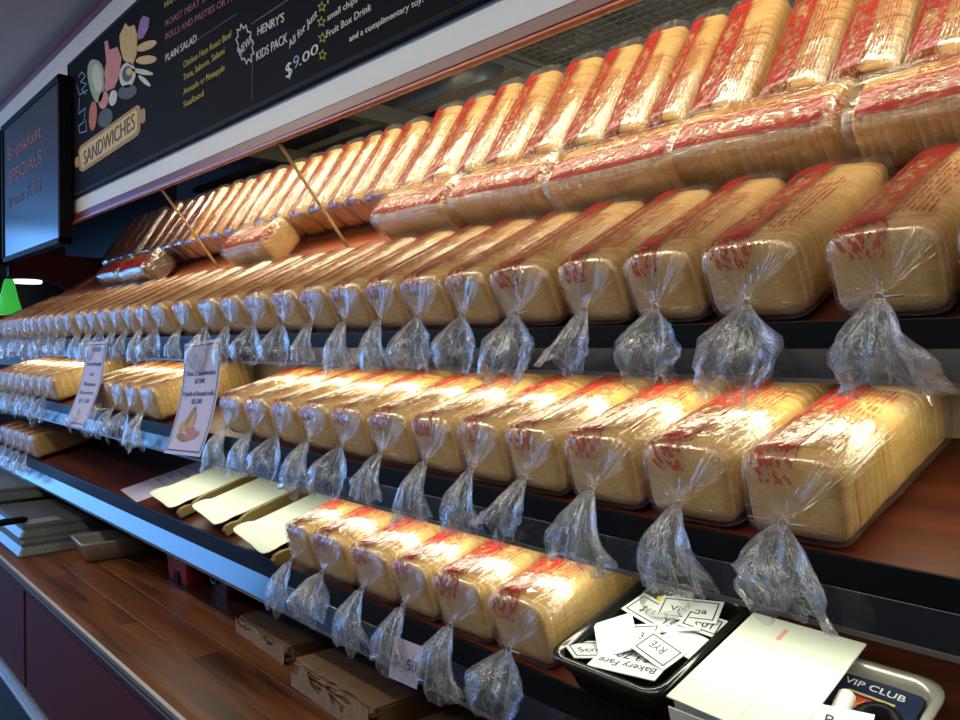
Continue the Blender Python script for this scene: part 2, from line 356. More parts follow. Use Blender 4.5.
# ================================================================== SETTING
ORDER = ['first', 'second', 'third', 'fourth', 'fifth', 'sixth', 'seventh', 'eighth', 'ninth', 'tenth', 'eleventh', 'twelfth', 'thirteenth', 'fourteenth', 'fifteenth', 'sixteenth',
         'seventeenth', 'eighteenth', 'nineteenth', 'twentieth', 'twenty-first', 'twenty-second', 'twenty-third', 'twenty-fourth', 'twenty-fifth', 'twenty-sixth', 'twenty-seventh', 'twenty-eighth', 'twenty-ninth',
         'thirtieth', 'thirty-first', 'thirty-second', 'thirty-third', 'thirty-fourth', 'thirty-fifth', 'thirty-sixth', 'thirty-seventh', 'thirty-eighth']
struct(box('floor', (-9.1, 3, -4, 3.1, -0.1, 0), M['floor']))
struct(box('ceiling', (-9.1, 3, -4, 3.1, 2.86, 2.96), M['ceil']))
struct(box('wall_back', (-9.1, 3, 3.0, 3.1, 0, 2.86), M['darkwall']))
struct(box('wall_front', (-9.1, 3, -4.1, -4, 0, 2.86), M['wall']))
struct(box('wall_right', (3, 3.1, -4.1, 3.1, 0, 2.86), M['wall']))
mb = MB(); mb.box(-9.1, -9, 0.0, 3.1, 0, 2.86); mb.box(-9.1, -9, -4.1, -3.8, 0, 2.86); mb.box(-9.1, -9, -3.8, 0, 0, 0.25); mb.box(-9.1, -9, -3.8, 0, 2.75, 2.86)
struct(obj('wall_left', mb, M['darkwall']))
wn = struct(empty('window_1', (-9.05, -1.9, 1.5)))
mb = MB()
for y in (-1.88, -0.63, 0.61, 1.84): mb.box(-0.05, 0.05, y, y + 0.04, -1.25, 1.25)
mb.box(-0.05, 0.05, -1.88, 1.88, -1.25, -1.21); mb.box(-0.05, 0.05, -1.88, 1.88, 1.21, 1.25)
obj('window_frame', mb, M['alu'], wn)

# bulkhead over the counter: white fascia, maroon trims
struct(box('trim_1', (-9, 2.5, 0.93, 1.0, 2.105, 2.80), M['white']))
struct(box('trim_2', (-9, 2.5, 0.915, 1.0, 2.80, 2.83), M['maroontrim'], bevel=0.004))
struct(box('trim_3', (-5.0, 2.5, 0.922, 0.934, 2.078, 2.105), M['maroontrim'], bevel=0.003))
struct(box('trim_4', (-5.0, 2.5, 0.920, 0.932, 2.071, 2.078), M['oboard'], bevel=0.002))  # orange colour stands in for warm light on the maroon trim's lower edge
# maroon end panel and lintel closing the display at its far end
mb = MB(); mb.prism([(0.95, 2.07), (0.95, 1.945), (1.12, 1.935), (1.42, 1.80), (2.2, 1.80), (2.2, 2.07)], 0, -4.78, -4.74)
struct(obj('wall_end', mb, M['maroon']))

struct(box('wall_end_back', (-6.3, -4.3, 1.62, 1.66, 0, 2.86), M['dark']))

# ================================================================== SHELVES
T1, T2, T3, T0 = R(27), R(17), R(16), R(38)
def lip_profile(y, zt, zb):
    h = zt - zb; m = zt - h * 0.45
    return ([(y, zt), (y + 0.006, zt), (y + 0.006, m - 0.004), (y, m)],                                            # top lip
            [(y - 0.002, m), (y + 0.004, m), (y + 0.004, zb + 0.004), (y - h * 0.22, zb + 0.004)],                    # rail, leaning out at its foot
            [(y - h * 0.22 - 0.003, zb + 0.005), (y + 0.004, zb + 0.005), (y + 0.004, zb), (y - h * 0.22 - 0.003, zb)])  # flange
def shelf(label, y, zt, zb, tilt, depth, x0=-6.2, x1=1.2, riser=None):
    r = empty('display_shelf', (0, y, zt)); tag(r, label, 'shelf', 'display shelves')
    a, b, c = lip_profile(0, 0, zb - zt)
    p = MB(); p.prism(a, 0, x0, x1); obj('front_lip', p, M['black'], r, bevel=0.0012)
    p = MB(); p.prism(b, 0, x0, x1); obj('price_rail', p, M['rail'], r, bevel=0.0008)
    p = MB(); p.prism(c, 0, x0, x1); obj('rail_flange', p, M['railedge'], r)
    ct, st = math.cos(tilt), math.sin(tilt)
    q = [(0.006, -0.006), (depth * ct, depth * st - 0.006), (depth * ct + 0.016 * st, depth * st - 0.022), (0.006 + 0.016 * st, -0.022)]
    p = MB(); p.prism(q, 0, x0, x1); obj('board', p, M['board'], r)
    if riser:
        yb = depth * ct; zb2 = depth * st - 0.006
        p = MB(); p.box(x0, x1, yb - 0.004, yb + 0.012, zb2, riser - zt); obj('riser_panel', p, M['beige'], r)
    return r
S1 = shelf('upper black-edged bread shelf, under the row of thirty-odd red-striped loaves', 0.86, 1.608, 1.540, T1, 0.27)
S2 = shelf('middle black-edged bread shelf with reddish wooden board, below the upper bread row', 0.80, 1.370, 1.300, T2, 0.34, riser=1.555)
S3 = shelf('lowest shelf with shiny blue-reflecting rail, holding cream card trays and black tub', 0.80, 1.124, 1.037, T3, 0.34, riser=1.30)
ca = obj('clear_strip', (lambda p: (p.prism([(-0.004, -0.026), (-0.001, -0.026), (-0.001, -0.040), (-0.006, -0.040)], 0, -0.2, 1.2), p)[1])(MB()), M['rail'], S1)
mb = MB()
for k in range(7): mb.box(-0.22, 0.6, -0.004, 0.0, -0.006 - k * 0.0035, -0.0075 - k * 0.0035)
obj('ribbed_insert', mb, M['railedge'] if False else M['rail'], S1)
# steep top board
S0 = empty('display_shelf', (0, 1.145, 1.825)); tag(S0, 'steep orange-brown top board the highest loaves lean on', 'shelf', 'display shelves')
mb = MB(); dd = 0.25
mb.prism([(0, 0), (dd * math.cos(T0), dd * math.sin(T0)), (dd * math.cos(T0) + 0.012, dd * math.sin(T0) - 0.012), (0.012, -0.016)], 0, -4.7, 1.2); obj('board', mb, M['oboard'], S0)
mb = MB(); mb.box(-4.7, 1.2, 0.0, 0.012, -0.07, -0.0); obj('riser_panel', mb, M['oboard'], S0)
mb = MB(); a0 = R(58); oy, oz = dd * math.cos(T0), dd * math.sin(T0)
mb.prism([(oy, oz), (oy + 0.2 * math.cos(a0), oz + 0.2 * math.sin(a0)), (oy + 0.2 * math.cos(a0) + 0.015, oz + 0.2 * math.sin(a0)), (oy + 0.015, oz)], 0, -4.7, 1.2); obj('backrest_board', mb, M['dark'], S0)

# strip lamps under the shelves (the lit tubes themselves)
def strip_lamp(y, z, label, x=-1.9, hw=2.8):
    r = empty('strip_lamp', (x, y, z)); tag(r, label, 'lamp')
    h_ = hw; mb = MB(); mb.box(-h_, h_, -0.012, 0.012, 0.008, 0.014); obj('housing', mb, M['alu'], r)
    mb = MB(); mb.tube([(-h_, 0, 0.006), (h_, 0, 0.006)], 0.004, 8); obj('tube', mb, M['tube'], r)
strip_lamp(0.925, 1.560, 'slim lit strip lamp under the upper bread shelf, above the middle loaves')
strip_lamp(0.865, 1.294, 'slim lit strip lamp under the middle bread shelf, above the cream card trays', -0.75, 1.65)
strip_lamp(1.06, 2.43, 'slim warm strip lamp fixed behind the bulkhead above the top loaves', -1.15, 2.0)

# ================================================================== BAGGED LOAVES
LW, LH, LL = 0.122, 0.096, 0.285
NA = 40
def sup(a, n=5.5):
    c, s = math.cos(a), math.sin(a); e = 2 / n
    return math.copysign(abs(c) ** e, c), math.copysign(abs(s) ** e, s)
def nz(x, y, z, s=1.0): return noise.noise(Vector((x * s, y * s, z * s)))

def bread_mesh(seed, L=LL):
    w, h = LW - 0.012, LH - 0.010
    ns = 20; pitch = (L - 0.012) / ns; NB = 28
    vs, fs, cr = [], [], []
    ys = []
    for i in range(ns):
        y0 = 0.004 + i * pitch; ys += [(y0, 0.983, 0, i), (y0 + 0.0022, 1, 1, i), (y0 + pitch - 0.0022, 1, 1, i), (y0 + pitch - 0.0002, 0.983, 0, i)]
    rnd = random.Random(seed); jit = [(rnd.uniform(-.0008, .0008), rnd.uniform(-.0012, .0008)) for _ in range(ns)]
    def ring(y, s, full, i):
        jx, jz = jit[i]
        for k in range(NB):
            a = 2 * math.pi * k / NB; cx, cz = sup(a, 6.5)
            dome = 0.006 * max(0, cz) * (1 - cx * cx) - 0.003 * max(0, -cz) * 0
            waist = 1 - 0.025 * math.exp(-((cz - 0.35) / 0.25) ** 2)       # crown bulging over the tin line
            p = Vector((cx * w / 2 * s * waist + jx, y, h / 2 + 0.005 + cz * h / 2 * s + dome * s + jz))
            p.x += 0.0015 * nz(p.x * 30, y * 30 + seed * 9, p.z * 30); p.z += 0.002 * nz(p.x * 20 + 5, y * 18 + seed * 7, p.z * 20)
            vs.append(p)
            top = max(0, cz) ** 2
            cr.append((0.38 + 0.22 * top) if full else 0.24 + 0.18 * top)
    for t in ys: ring(*t)
    n = len(ys)
    for i in range(n - 1):
        for k in range(NB): fs.append((i * NB + k, i * NB + (k + 1) % NB, (i + 1) * NB + (k + 1) % NB, (i + 1) * NB + k))
    # ends: crusted heel with a paler rim ring
    for end, i0, dy in ((0, 0, -0.003), (1, (n - 1) * NB, 0.003)):
        prev = [i0 + k for k in range(NB)]
        for s, o, c in ((0.95, 0.6, 0.62), (0.72, 1.0, 0.46), (0.4, 1.1, 0.40)):
            st = len(vs)
            for k in range(NB):
                p = vs[i0 + k]; cen = Vector((0, p.y, h / 2 + 0.005)); q = cen + (p - cen) * s; q.y += dy * o + 0.001 * nz(q.x * 60, q.z * 60, seed)
                vs.append(q); cr.append(c)
            cur = [st + k for k in range(NB)]
            for k in range(NB):
                a, b, c2, d = prev[k], prev[(k + 1) % NB], cur[(k + 1) % NB], cur[k]
                fs.append((a, d, c2, b) if end == 0 else (a, b, c2, d))
            prev = cur
        fs.append(tuple(reversed(prev)) if end == 0 else tuple(prev))
    me = bpy.data.meshes.new('bread'); me.from_pydata([tuple(p) for p in vs], [], fs); me.materials.append(M['bread'])
    me.polygons.foreach_set('use_smooth', [True] * len(me.polygons))
    at = me.attributes.new('crust', 'FLOAT', 'POINT'); at.data.foreach_set('value', cr)
    me.update(); return me

NECK_Y, NECK_Z = -0.024, 0.034
def bag_rings(seed, L, tied):
    """rings of the bag from the neck (or folded front) to the gusseted back; returns list of point lists"""
    rings = []
    front = [(NECK_Y, 0.055, 1.0), (NECK_Y + 0.006, 0.13, .95), (-0.0125, 0.32, .72), (-0.0085, 0.58, .4), (-0.0055, 0.80, .16), (-0.001, 0.94, 0.04), (0.008, 1.0, 0)] if tied else \
            [(-0.010, 0.10, .3), (-0.0095, 0.45, .2), (-0.007, 0.78, .1), (-0.001, 0.94, 0.03), (0.008, 1.0, 0)]
    body = [(0.008 + (L - 0.004) * t / 16, 1.0, 0) for t in range(1, 17)]
    back = [(L + 0.008, 0.93, 0), (L + 0.013, 0.70, 0), (L + 0.016, 0.35, 0), (L + 0.017, 0.08, 0)]
    secs = front + body + back
    ph = seed * 1.7
    for (y, s, dn) in secs:
        pts = []
        for k in range(NA):
            a = 2 * math.pi * k / NA; cx, cz = sup(a, 5.6)
            zc = LH / 2 + (NECK_Z - LH / 2) * dn if tied else LH / 2
            x = cx * LW / 2 * s; z = zc + cz * LH / 2 * s
            if s < 1 and y < 0.005:                      # pleats radiating from the knot
                pl = (0.45 * math.cos(9 * a + ph) + 0.35 * math.cos(15 * a + 2 * ph) + 0.2 * math.cos(23 * a)) * (1 - s)
                yy = y + pl * 0.0035 * min(1, s * 3); x *= 1 + 0.10 * pl; z = zc + (z - zc) * (1 + 0.10 * pl)
            else:
                yy = y
                wr = 0.0026 * nz(a * 1.6 + ph, y * 7, seed) + 0.0022 * nz(a * 4.5 + y * 22, y * 9 + ph, seed + 3)
                dome = 0.006 * max(0, cz) * (1 - cx * cx)
                x += cx * wr; z += cz * wr + dome
                z = max(z, 0.0006)
            pts.append(Vector((x, yy, z)))
        rings.append(pts)
    return rings, secs

def bag_mesh(seed, L=LL, tied=True):
    rings, secs = bag_rings(seed, L, tied)
    vs = [p for r in rings for p in r]; fs = []
    for i in range(len(rings) - 1):
        for k in range(NA): fs.append((i * NA + k, i * NA + (k + 1) % NA, (i + 1) * NA + (k + 1) % NA, (i + 1) * NA + k))
    fs.append(tuple((len(rings) - 1) * NA + k for k in range(NA)))
    if not tied: fs.append(tuple(reversed(range(NA))))
    me = bpy.data.meshes.new('bag'); me.from_pydata([tuple(p) for p in vs], [], fs); me.materials.append(M['film'])
    uv = me.uv_layers.new(name='uv'); per = 2 * (LW + LH)
    for pl in me.polygons:
        for li in pl.loop_indices:
            vi = me.loops[li].vertex_index; i, k = divmod(vi, NA)
            kk = k if not (k == 0 and any(me.loops[j].vertex_index % NA == NA - 1 for j in pl.loop_indices)) else NA
            # on the front the creases run out from the knot: u = angle, v = radius
            uv.data[li].uv = (kk / NA * per, secs[i][0] - (0.10 * (1 - secs[i][1]) if secs[i][0] < 0.005 else 0))
    me.polygons.foreach_set('use_smooth', [True] * len(me.polygons)); me.update()
    # printed band: follows the film a millimetre above it
    a0, a1, NP = R(132), R(62), 14
    pv, pf, puv = [], [], []
    j0 = 3 if tied else 2; js = list(range(j0, len(rings) - 5))
    def arc(r, x):      # point on ring at sideways position x on the top or upper front
        best = None
        for k in range(NA // 2):
            p, q = r[k], r[k + 1]
            if (p.x - x) * (q.x - x) <= 0 and abs(p.x - q.x) > 1e-9:
                t = (x - p.x) / (q.x - p.x); c = p.lerp(q, t)
                if best is None or c.z > best.z: best = c
        return best
    fx = []
    for j in js:
        s = secs[j][1]
        for k in range(NP + 1):
            x = (-0.052 + 0.100 * k / NP) * (s if s < 1 else 1)
            p = arc(rings[j], x); p = p.copy() if p else Vector((x, secs[j][0], LH * .9))
            nrm = Vector((0, -0.9 * (1 - s) * 2 - (0.5 if s < 1 else 0), 1.0 if s > 0.9 else 0.35)).normalized()
            pv.append(p + nrm * 0.0012); y = secs[j][0]
            puv.append((k / NP, y if s >= 1 else -0.055 * (1 - s)))
    for i in range(len(js) - 1):
        for k in range(NP): a = i * (NP + 1) + k; pf.append((a, a + NP + 1, a + NP + 2, a + 1)[::-1])
    pm = bpy.data.meshes.new('printed_band'); pm.from_pydata([tuple(p) for p in pv], [], pf); pm.materials.append(M['ink'])
    u2 = pm.uv_layers.new(name='uv')
    for lp in pm.loops: u2.data[lp.index].uv = puv[lp.vertex_index]
    pm.polygons.foreach_set('use_smooth', [True] * len(pm.polygons)); pm.update()
    return me, pm

def tail_mesh(seed, tilt):
    rnd = random.Random(seed * 13 + 5); NT = 40
    down = Vector((0, -math.sin(tilt), -math.cos(tilt))); outv = Vector((0, -math.cos(tilt), math.sin(tilt)))
    ln = rnd.uniform(0.072, 0.098); lean = rnd.uniform(-0.036, 0.036); fat = rnd.uniform(0.9, 1.4); puff = rnd.random() < 0.3
    ph = [rnd.uniform(0, 6.28) for _ in range(6)]
    ts = [0, .06, .14, .24, .35, .46, .57, .68, .79, .9, 1.0]
    vs, fs, uvs = [], [], []
    for t in ts:
        wx = 0.0058 + 0.034 * fat * (t ** 0.75); wy = 0.0055 + 0.013 * (t ** 0.7)
        if puff: wx = 0.006 + 0.036 * math.sin(min(1, t * 1.15) * 2.2); wy = 0.0055 + 0.018 * math.sin(min(1, t) * 2.4)
        c = Vector((lean * t * t, NECK_Y - 0.001, NECK_Z)) + down * (ln * t) + outv * (0.004 + 0.030 * math.sin(min(1, t * 1.3) * 1.6))
        for k in range(NT):
            a = 2 * math.pi * k / NT
            g = min(1, 0.35 + t * 2)
            f = 1 + g * (0.16 * math.cos(5 * a + ph[0] + t) + 0.15 * math.cos(9 * a + ph[1] - 2 * t) + 0.09 * math.cos(14 * a + ph[2] + 4 * t)) + 0.35 * g * nz(math.cos(a) * 2 + seed, math.sin(a) * 2, t * 4)
            p = c + Vector((math.cos(a) * wx * f, 0, 0)) + outv * (math.sin(a) * wy * f)
            if t > 0.5: p += down * ((t - 0.5) * 0.045 * (nz(a * 1.2, seed, 4.4) + 0.3 * math.cos(3 * a + ph[3])))
            vs.append(p); uvs.append((k / NT * 0.22, t * 0.09))
    for i in range(len(ts) - 1):
        for k in range(NT): fs.append((i * NT + k, i * NT + (k + 1) % NT, (i + 1) * NT + (k + 1) % NT, (i + 1) * NT + k))
    me = bpy.data.meshes.new('bag_tail'); me.from_pydata([tuple(p) for p in vs], [], fs); me.materials.append(M['tail'])
    uv = me.uv_layers.new(name='uv')
    for pl in me.polygons:
        for li in pl.loop_indices:
            vi = me.loops[li].vertex_index; u, v = uvs[vi]
            if vi % NT == 0 and any(me.loops[j].vertex_index % NT == NT - 1 for j in pl.loop_indices): u = 0.22
            uv.data[li].uv = (u, v)
    me.polygons.foreach_set('use_smooth', [True] * len(me.polygons)); me.update(); return me
def tie_mesh(strip):
    mb = MB(); pts = [(0.0056 * math.cos(a), 0, 0.0056 * math.sin(a)) for a in [i * 2 * math.pi / 12 for i in range(13)]]
    mb.tube(pts, 0.0009, 6)
    if strip: mb.tube([(0.006, -0.002, 0.001), (0.026, -0.004, 0.002)], 0.0013, 5)
    me = mb.mesh('bag_tie', M['tie'], True); me.transform(Matrix.Translation((0, NECK_Y - 0.002, NECK_Z)) @ Matrix.Rotation(R(-30), 4, 'X')); return me

NV = 5
BREAD = [bread_mesh(i) for i in range(4)]
BAG = [bag_mesh(i) for i in range(NV)]
BAGC = [bag_mesh(i + 20, tied=False) for i in range(4)]
BREADD = []
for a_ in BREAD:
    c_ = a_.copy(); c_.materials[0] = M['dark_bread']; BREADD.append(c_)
BAGS = []
for a_, b_ in BAGC:
    c_ = a_.copy(); c_.materials[0] = M['film_shiny']; BAGS.append((c_, b_))
TAIL = [tail_mesh(i, R(18)) for i in range(12)]
TIES = [tie_mesh(True), tie_mesh(False)]; TIE = TIES[0]

def first_loaf(tied):
    r = empty('bagged_loaf')
    link('bread', BREAD[0], r)
    b = link('bag', (BAG if tied else BAGC)[0][0], r); link('printed_band', (BAG if tied else BAGC)[0][1], b)
    if tied:
        t = link('bag_tail', TAIL[0], r); link('bag_tie', TIE, t)
    return r
PROTO = {True: first_loaf(True), False: first_loaf(False)}
USED = {True: False, False: False}
def loaf(x, y, z, rot, label, group, tied=True, ix=0, sx=1.0, shiny=False, sy=1.0):
    src = PROTO[tied]
    if not USED[tied]: r = src; USED[tied] = True
    else:
        r = src.copy(); COL.objects.link(r)
        for ch in list(src.children):
            c = ch.copy(); COL.objects.link(c); c.parent = r
            for g in list(ch.children):
                d = g.copy(); COL.objects.link(d); d.parent = c
    rnd = random.Random(ix * 31 + (7 if tied else 3))
    bi, gi, ti = rnd.randrange(4), rnd.randrange(NV if tied else 4), rnd.randrange(12)
    for c in r.children:
        n = c.name.split('.')[0]
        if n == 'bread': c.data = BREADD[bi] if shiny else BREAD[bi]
        elif n == 'bag':
            c.data = (BAG if tied else BAGS if shiny else BAGC)[gi][0]
            for g in c.children: g.data = (BAG if tied else BAGC)[gi][1]
        elif n == 'bag_tail':
            c.data = TAIL[ti]
            for g in c.children: g.data = TIES[0 if ix in (200, 203, 208, 102, 106, 500) else 1]
    r.location = (x, y, z); r.rotation_euler = rot; r.scale = (sx, sy, 1)
    return tag(r, label, 'bread', group)

def row(xs_left, y, z, tilt, where, group, seed):
    n = len(xs_left)
    for i, xl in enumerate(xs_left):      # from right to left
        rnd = random.Random(seed + i)
        w = (xs_left[i - 1] - xl) if i else 0.125
        w = min(0.134, max(0.110, w))
        o = ORDER[i] if i < len(ORDER) else str(i + 1)
        loaf(xl + w / 2, y, z, (tilt + R(rnd.uniform(0, .6)), 0, R(rnd.uniform(-.5, .5))), 'tied red-banded bread bag, %s from right %s' % (o, where), group, True, seed + i, (w - 0.005) / LW, sy=0.99 if seed == 100 else 1.0)

xs = [-.266, -.39, -.54, -.655, -.77, -.912, -1.021, -1.146, -1.253, -1.38, -1.499, -1.625, -1.765, -1.89, -2.025, -2.193, -2.368, -2.493, -2.61, -2.735, -2.86, -2.983]
while xs[-1] > -4.4: xs.append(xs[-1] - (0.128 if len(xs) != 23 else 0.17))
row([x - 0.003 for x in [-.133 + 0.005] + xs], 0.868, 1.609, T1, 'on the upper shelf', 'bagged loaves on the upper shelf', 100)
row([-.465, -.596, -.723, -.835, -.943, -1.058, -1.188, -1.306, -1.431, -1.549, -1.669, -1.801], 0.812, 1.372, T2, 'on the middle shelf', 'bagged loaves along the middle shelf', 200)
row([-2.33, -2.455, -2.58, -2.705, -2.83], 0.812, 1.372, T2, 'behind the larger hanging price sign', 'bagged loaves behind the larger price sign', 300)
row([-3.36 - 0.125 * i for i in range(8)], 0.812, 1.372, T2, 'left of the narrow hanging sign', 'bagged loaves left of the narrow sign', 400)
row([-.872, -1.005, -1.116, -1.248, -1.386, -1.491], 0.812, 1.126, T3, 'on the lowest shelf beside the cream card trays', 'bagged loaves on the lowest shelf', 500)
row([-3.66 - 0.125 * i for i in range(5)], 0.812, 1.126, T3, 'in the dim group above the metal trays', 'bagged loaves at the far end of the lowest shelf', 600)

# top board: leaning loaves and the ones lying in front of them
def on0(d): return 1.10 + d * math.cos(T0), 1.79 + d * math.sin(T0)
ux = [-.115, -.22, -.325, -.42, -.524, -.638, -.769, -.85, -.952, -1.056, -1.163, -1.288, -1.38, -1.503, -1.613, -1.746, -1.838, -1.927]
while ux[-1] > -2.85: ux.append(ux[-1] - 0.113)
ux2 = [-3.05 - 0.113 * i for i in range(4)]; ux3 = [-3.58 - 0.113 * i for i in range(4)]
alln = ux + ux2 + ux3
for i, xl in enumerate(alln):
    rnd = random.Random(900 + i)
    y, z = on0(0.178); z += .010
    g = 'in the reflective bag' if i >= len(ux) else 'leaning upright'
    w = 0.118
    w = min(.118, (alln[i - 1] - xl) if i else .118) - .003
    loaf(xl + w / 2 - 0.02, y, z + rnd.uniform(0, .006), (R(57) + R(rnd.uniform(-1, 1)), 0, 0),
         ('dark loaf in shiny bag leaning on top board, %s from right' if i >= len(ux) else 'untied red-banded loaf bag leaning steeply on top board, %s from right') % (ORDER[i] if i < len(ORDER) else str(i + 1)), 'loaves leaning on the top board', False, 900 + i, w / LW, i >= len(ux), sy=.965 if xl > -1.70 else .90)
lx = [(-.205, 'rightmost'), (-.488, 'second from the right'), (-.743, 'third from the right'), (-1.027, 'fourth from the right'), (-1.311, 'fifth from the right'), (-2.126, 'alone beside bare orange board'), (-3.09, 'dark shiny bag, nearer of two'), (-3.385, 'dark shiny bag, furthest of two')]
for i, (xl, w) in enumerate(lx):
    y, z = on0(0.014)
    # long axis along the shelf: local y -> world -X, local x -> up the board
    m = Matrix.Rotation(T0, 4, 'X') @ Matrix.Rotation(R(90), 4, 'Z')
    m = Matrix.Rotation(T0 + R(10), 4, 'X') @ Matrix.Rotation(R(90), 4, 'Z')
    e = (m @ Matrix.Rotation(R(random.Random(i).uniform(-3, 3)), 4, 'Z')).to_euler()
    r = loaf(xl, y + 0.010 + 0.061 * math.cos(T0 + R(10)), z + 0.010 + 0.061 * math.sin(T0 + R(10)), e, 'bagged loaf lying lengthwise along top board, %s' % w, 'loaves lying along the top board', False, 950 + i, 1.0, 'dark' in w); r.scale = (1, 0.92, 1)

# ================================================================== BAMBOO STICKS
for (a, b, lb) in ((atY(160, 190, .93), (-2.555, 1.13, 1.83), 'thin bamboo stick slanting from bulkhead to bread, beside the dark shiny bags'), (atY(277, 140, .93), (-1.776, 1.13, 1.835), 'thin bamboo stick slanting from bulkhead to bread, crossing the red-banded leaning loaves')):
    mb = MB(); a = Vector(a); a.z = 2.085; b = Vector(b); a.y = .925
    pts = [a.lerp(b, t / 6) for t in range(7)]
    mb.tube(pts, [0.0045, .0042, .0046, .0042, .0045, .0042, .0044], 8)
    tag(obj('bamboo_stick', mb, M['bamboo'], None, True), lb, 'stick', 'bamboo sticks')

# ================================================================== CHALKBOARDS
BY = 0.918
def bd(u, v): p = atY(u, v, BY); return p.x, p.z
board = empty('menu_board', (-1.2, BY, 2.168)); tag(board, 'long black menu board with painted SANDWICHES sign and chalk prices', 'menu board')
bx0, bx1, bz0, bz1 = -3.50, 1.4, 2.168, 2.705
def bp(u, v): x, z = bd(u, v); return Vector((x + 1.2, -0.001, z - 2.168))
mb = MB(); mb.box(bx0 + 1.2 + .012, bx1 + 1.2 - .012, 0, 0.012, 0.012, bz1 - bz0 - 0.012); obj('slate', mb, M['chalk'], board)
mb = MB(); L0, L1, HH = bx0 + 1.2, bx1 + 1.2, bz1 - bz0
mb.box(L0, L1, -0.004, 0.012, 0, 0.014); mb.box(L0, L1, -0.004, 0.012, HH - 0.014, HH); mb.box(L0, L0 + .014, -0.004, 0.012, 0, HH); mb.box(L1 - .014, L1, -0.004, 0.012, 0, HH)
obj('board_frame', mb, M['chalkframe'], board, bevel=0.002)
def board_text(s, p0, p1, hpx, m, shear=0.0):
    a, b = bp(*p0), bp(*p1); d = b - a; ln = d.length; ax = d.normalized(); up = Vector((0, 0, 1)); up = (up - ax * up.dot(ax)).normalized()
    t = bp(p0[0], p0[1] - hpx); h = (t - a).length
    nrm = ax.cross(up)
    mt = Matrix((( ax.x, up.x, nrm.x, a.x), (ax.y, up.y, nrm.y, a.y), (ax.z, up.z, nrm.z, a.z), (0, 0, 0, 1)))
    return lettering(s, m, board, mt, ln, h, shear)
def brush(name, pts, m, th=0.0012, lift=0.0):
    """flat painted shape on the board: polygon of photo points"""
    q = [bp(*p) for p in pts]; mb = MB(); n = len(q)
    # ensure it faces the shop
    area2 = sum(q[i].x * q[(i + 1) % n].z - q[(i + 1) % n].x * q[i].z for i in range(n))
    if area2 < 0: q.reverse()
    mb.add([p + Vector((0, -th - lift, 0)) for p in q] + q, [tuple(range(n))] + [(i, n + i, n + (i + 1) % n, (i + 1) % n) for i in range(n)])
    return obj(name, mb, m, board)
def oval(u, v, ru, rv, ang=0, n=16, wob=0.0):
    ca_, sa = math.cos(R(ang)), math.sin(R(ang)); out = []
    for k in range(n):
        a = 2 * math.pi * k / n; f = 1 + wob * math.sin(3 * a + u)
        x, y = ru * f * math.cos(a), rv * f * math.sin(a); out.append((u + x * ca_ - y * sa, v + x * sa + y * ca_))
    return out
def stroke(pts, w, m, name='chalk_line'):
    q = [bp(*p) for p in pts]; mb = MB()
    for a, b in zip(q, q[1:]):
        d = (b - a).normalized(); n_ = Vector((-d.z, 0, d.x)) * w / 2; a2 = a - d * w * .3; b2 = b + d * w * .3
        lo = Vector((0, -0.0008, 0)); vs = [a2 + n_, a2 - n_, b2 - n_, b2 + n_]
        if (vs[1] - vs[0]).cross(vs[2] - vs[0]).y > 0: vs.reverse()
        mb.add([p + lo for p in vs] + vs, [(0, 1, 2, 3), (0, 4, 5, 1), (1, 5, 6, 2), (2, 6, 7, 3), (3, 7, 4, 0)])
    return obj(name, mb, m, board)
# painted food
brush('painted_lettuce', oval(97, 80, 8.5, 22, -6, 18, .07), M['p_green']); brush('painted_lettuce', oval(98, 78, 5, 14, -6, 14), M['p_white'], lift=.0006)
brush('painted_ham', [(105, 42), (108, 40), (110, 50), (118, 47), (122, 58), (120, 76), (115, 88), (106, 92), (104, 78), (107, 62)], M['p_pink'])
brush('painted_sausage', oval(113, 66, 5, 17, -4), M['p_cream'], lift=.0004) if False else None
brush('painted_cheese', [(120, 36), (126, 23), (129, 27), (135, 25), (138, 36), (137, 55), (133, 66), (124, 60), (121, 48)], M['p_cheese'])
brush('painted_cheese', oval(131, 44, 3.2, 17, -6), M['p_cream'], lift=.0006)
brush('painted_onion', [(138, 34), (141, 20), (144, 16), (150, 18), (149, 28), (144, 38), (139, 40)], M['p_purple'])
brush('painted_roll', oval(147, 46, 11, 4.2, -22), M['p_cream']); brush('painted_roll', oval(147, 60, 10.5, 4.4, -6), M['p_cream'])
brush('painted_bowl', oval(128, 75, 8, 13, 8), M['p_white']); brush('painted_bowl', oval(128, 74, 5, 8, 8), M['p_slate'], lift=.0006); brush('painted_egg', oval(130, 72, 3, 4, 0), M['p_cheese'], lift=.0011)
brush('painted_radish', oval(143, 72, 11, 2.6, 12), M['p_white']); brush('painted_radish', oval(145, 81, 8, 2.2, 42), M['p_white'])
brush('painted_pear', oval(104, 100, 5, 9, 8), M['p_pink']); brush('painted_garlic', oval(113.5, 98, 4, 8, 10), M['p_white'])
brush('painted_pepper', oval(93.5, 116, 4, 15, 3), M['p_red']); brush('painted_leaf', oval(128, 92, 10, 7, -20), M['p_slate']); brush('painted_leaf', oval(106, 118, 7, 10, 20), M['p_slate'])
for z in ([(79, 77), (82, 72), (86, 76), (81, 82), (87, 84), (82, 90), (86, 94)], [(80, 98), (79, 114), (86, 108), (84, 122), (79, 126), (80, 133), (87, 131), (86, 120)], [(77, 85), (80, 95), (88, 90)]):
    stroke(z, 0.004, M['chalk_blue'], 'chalk_scribble')
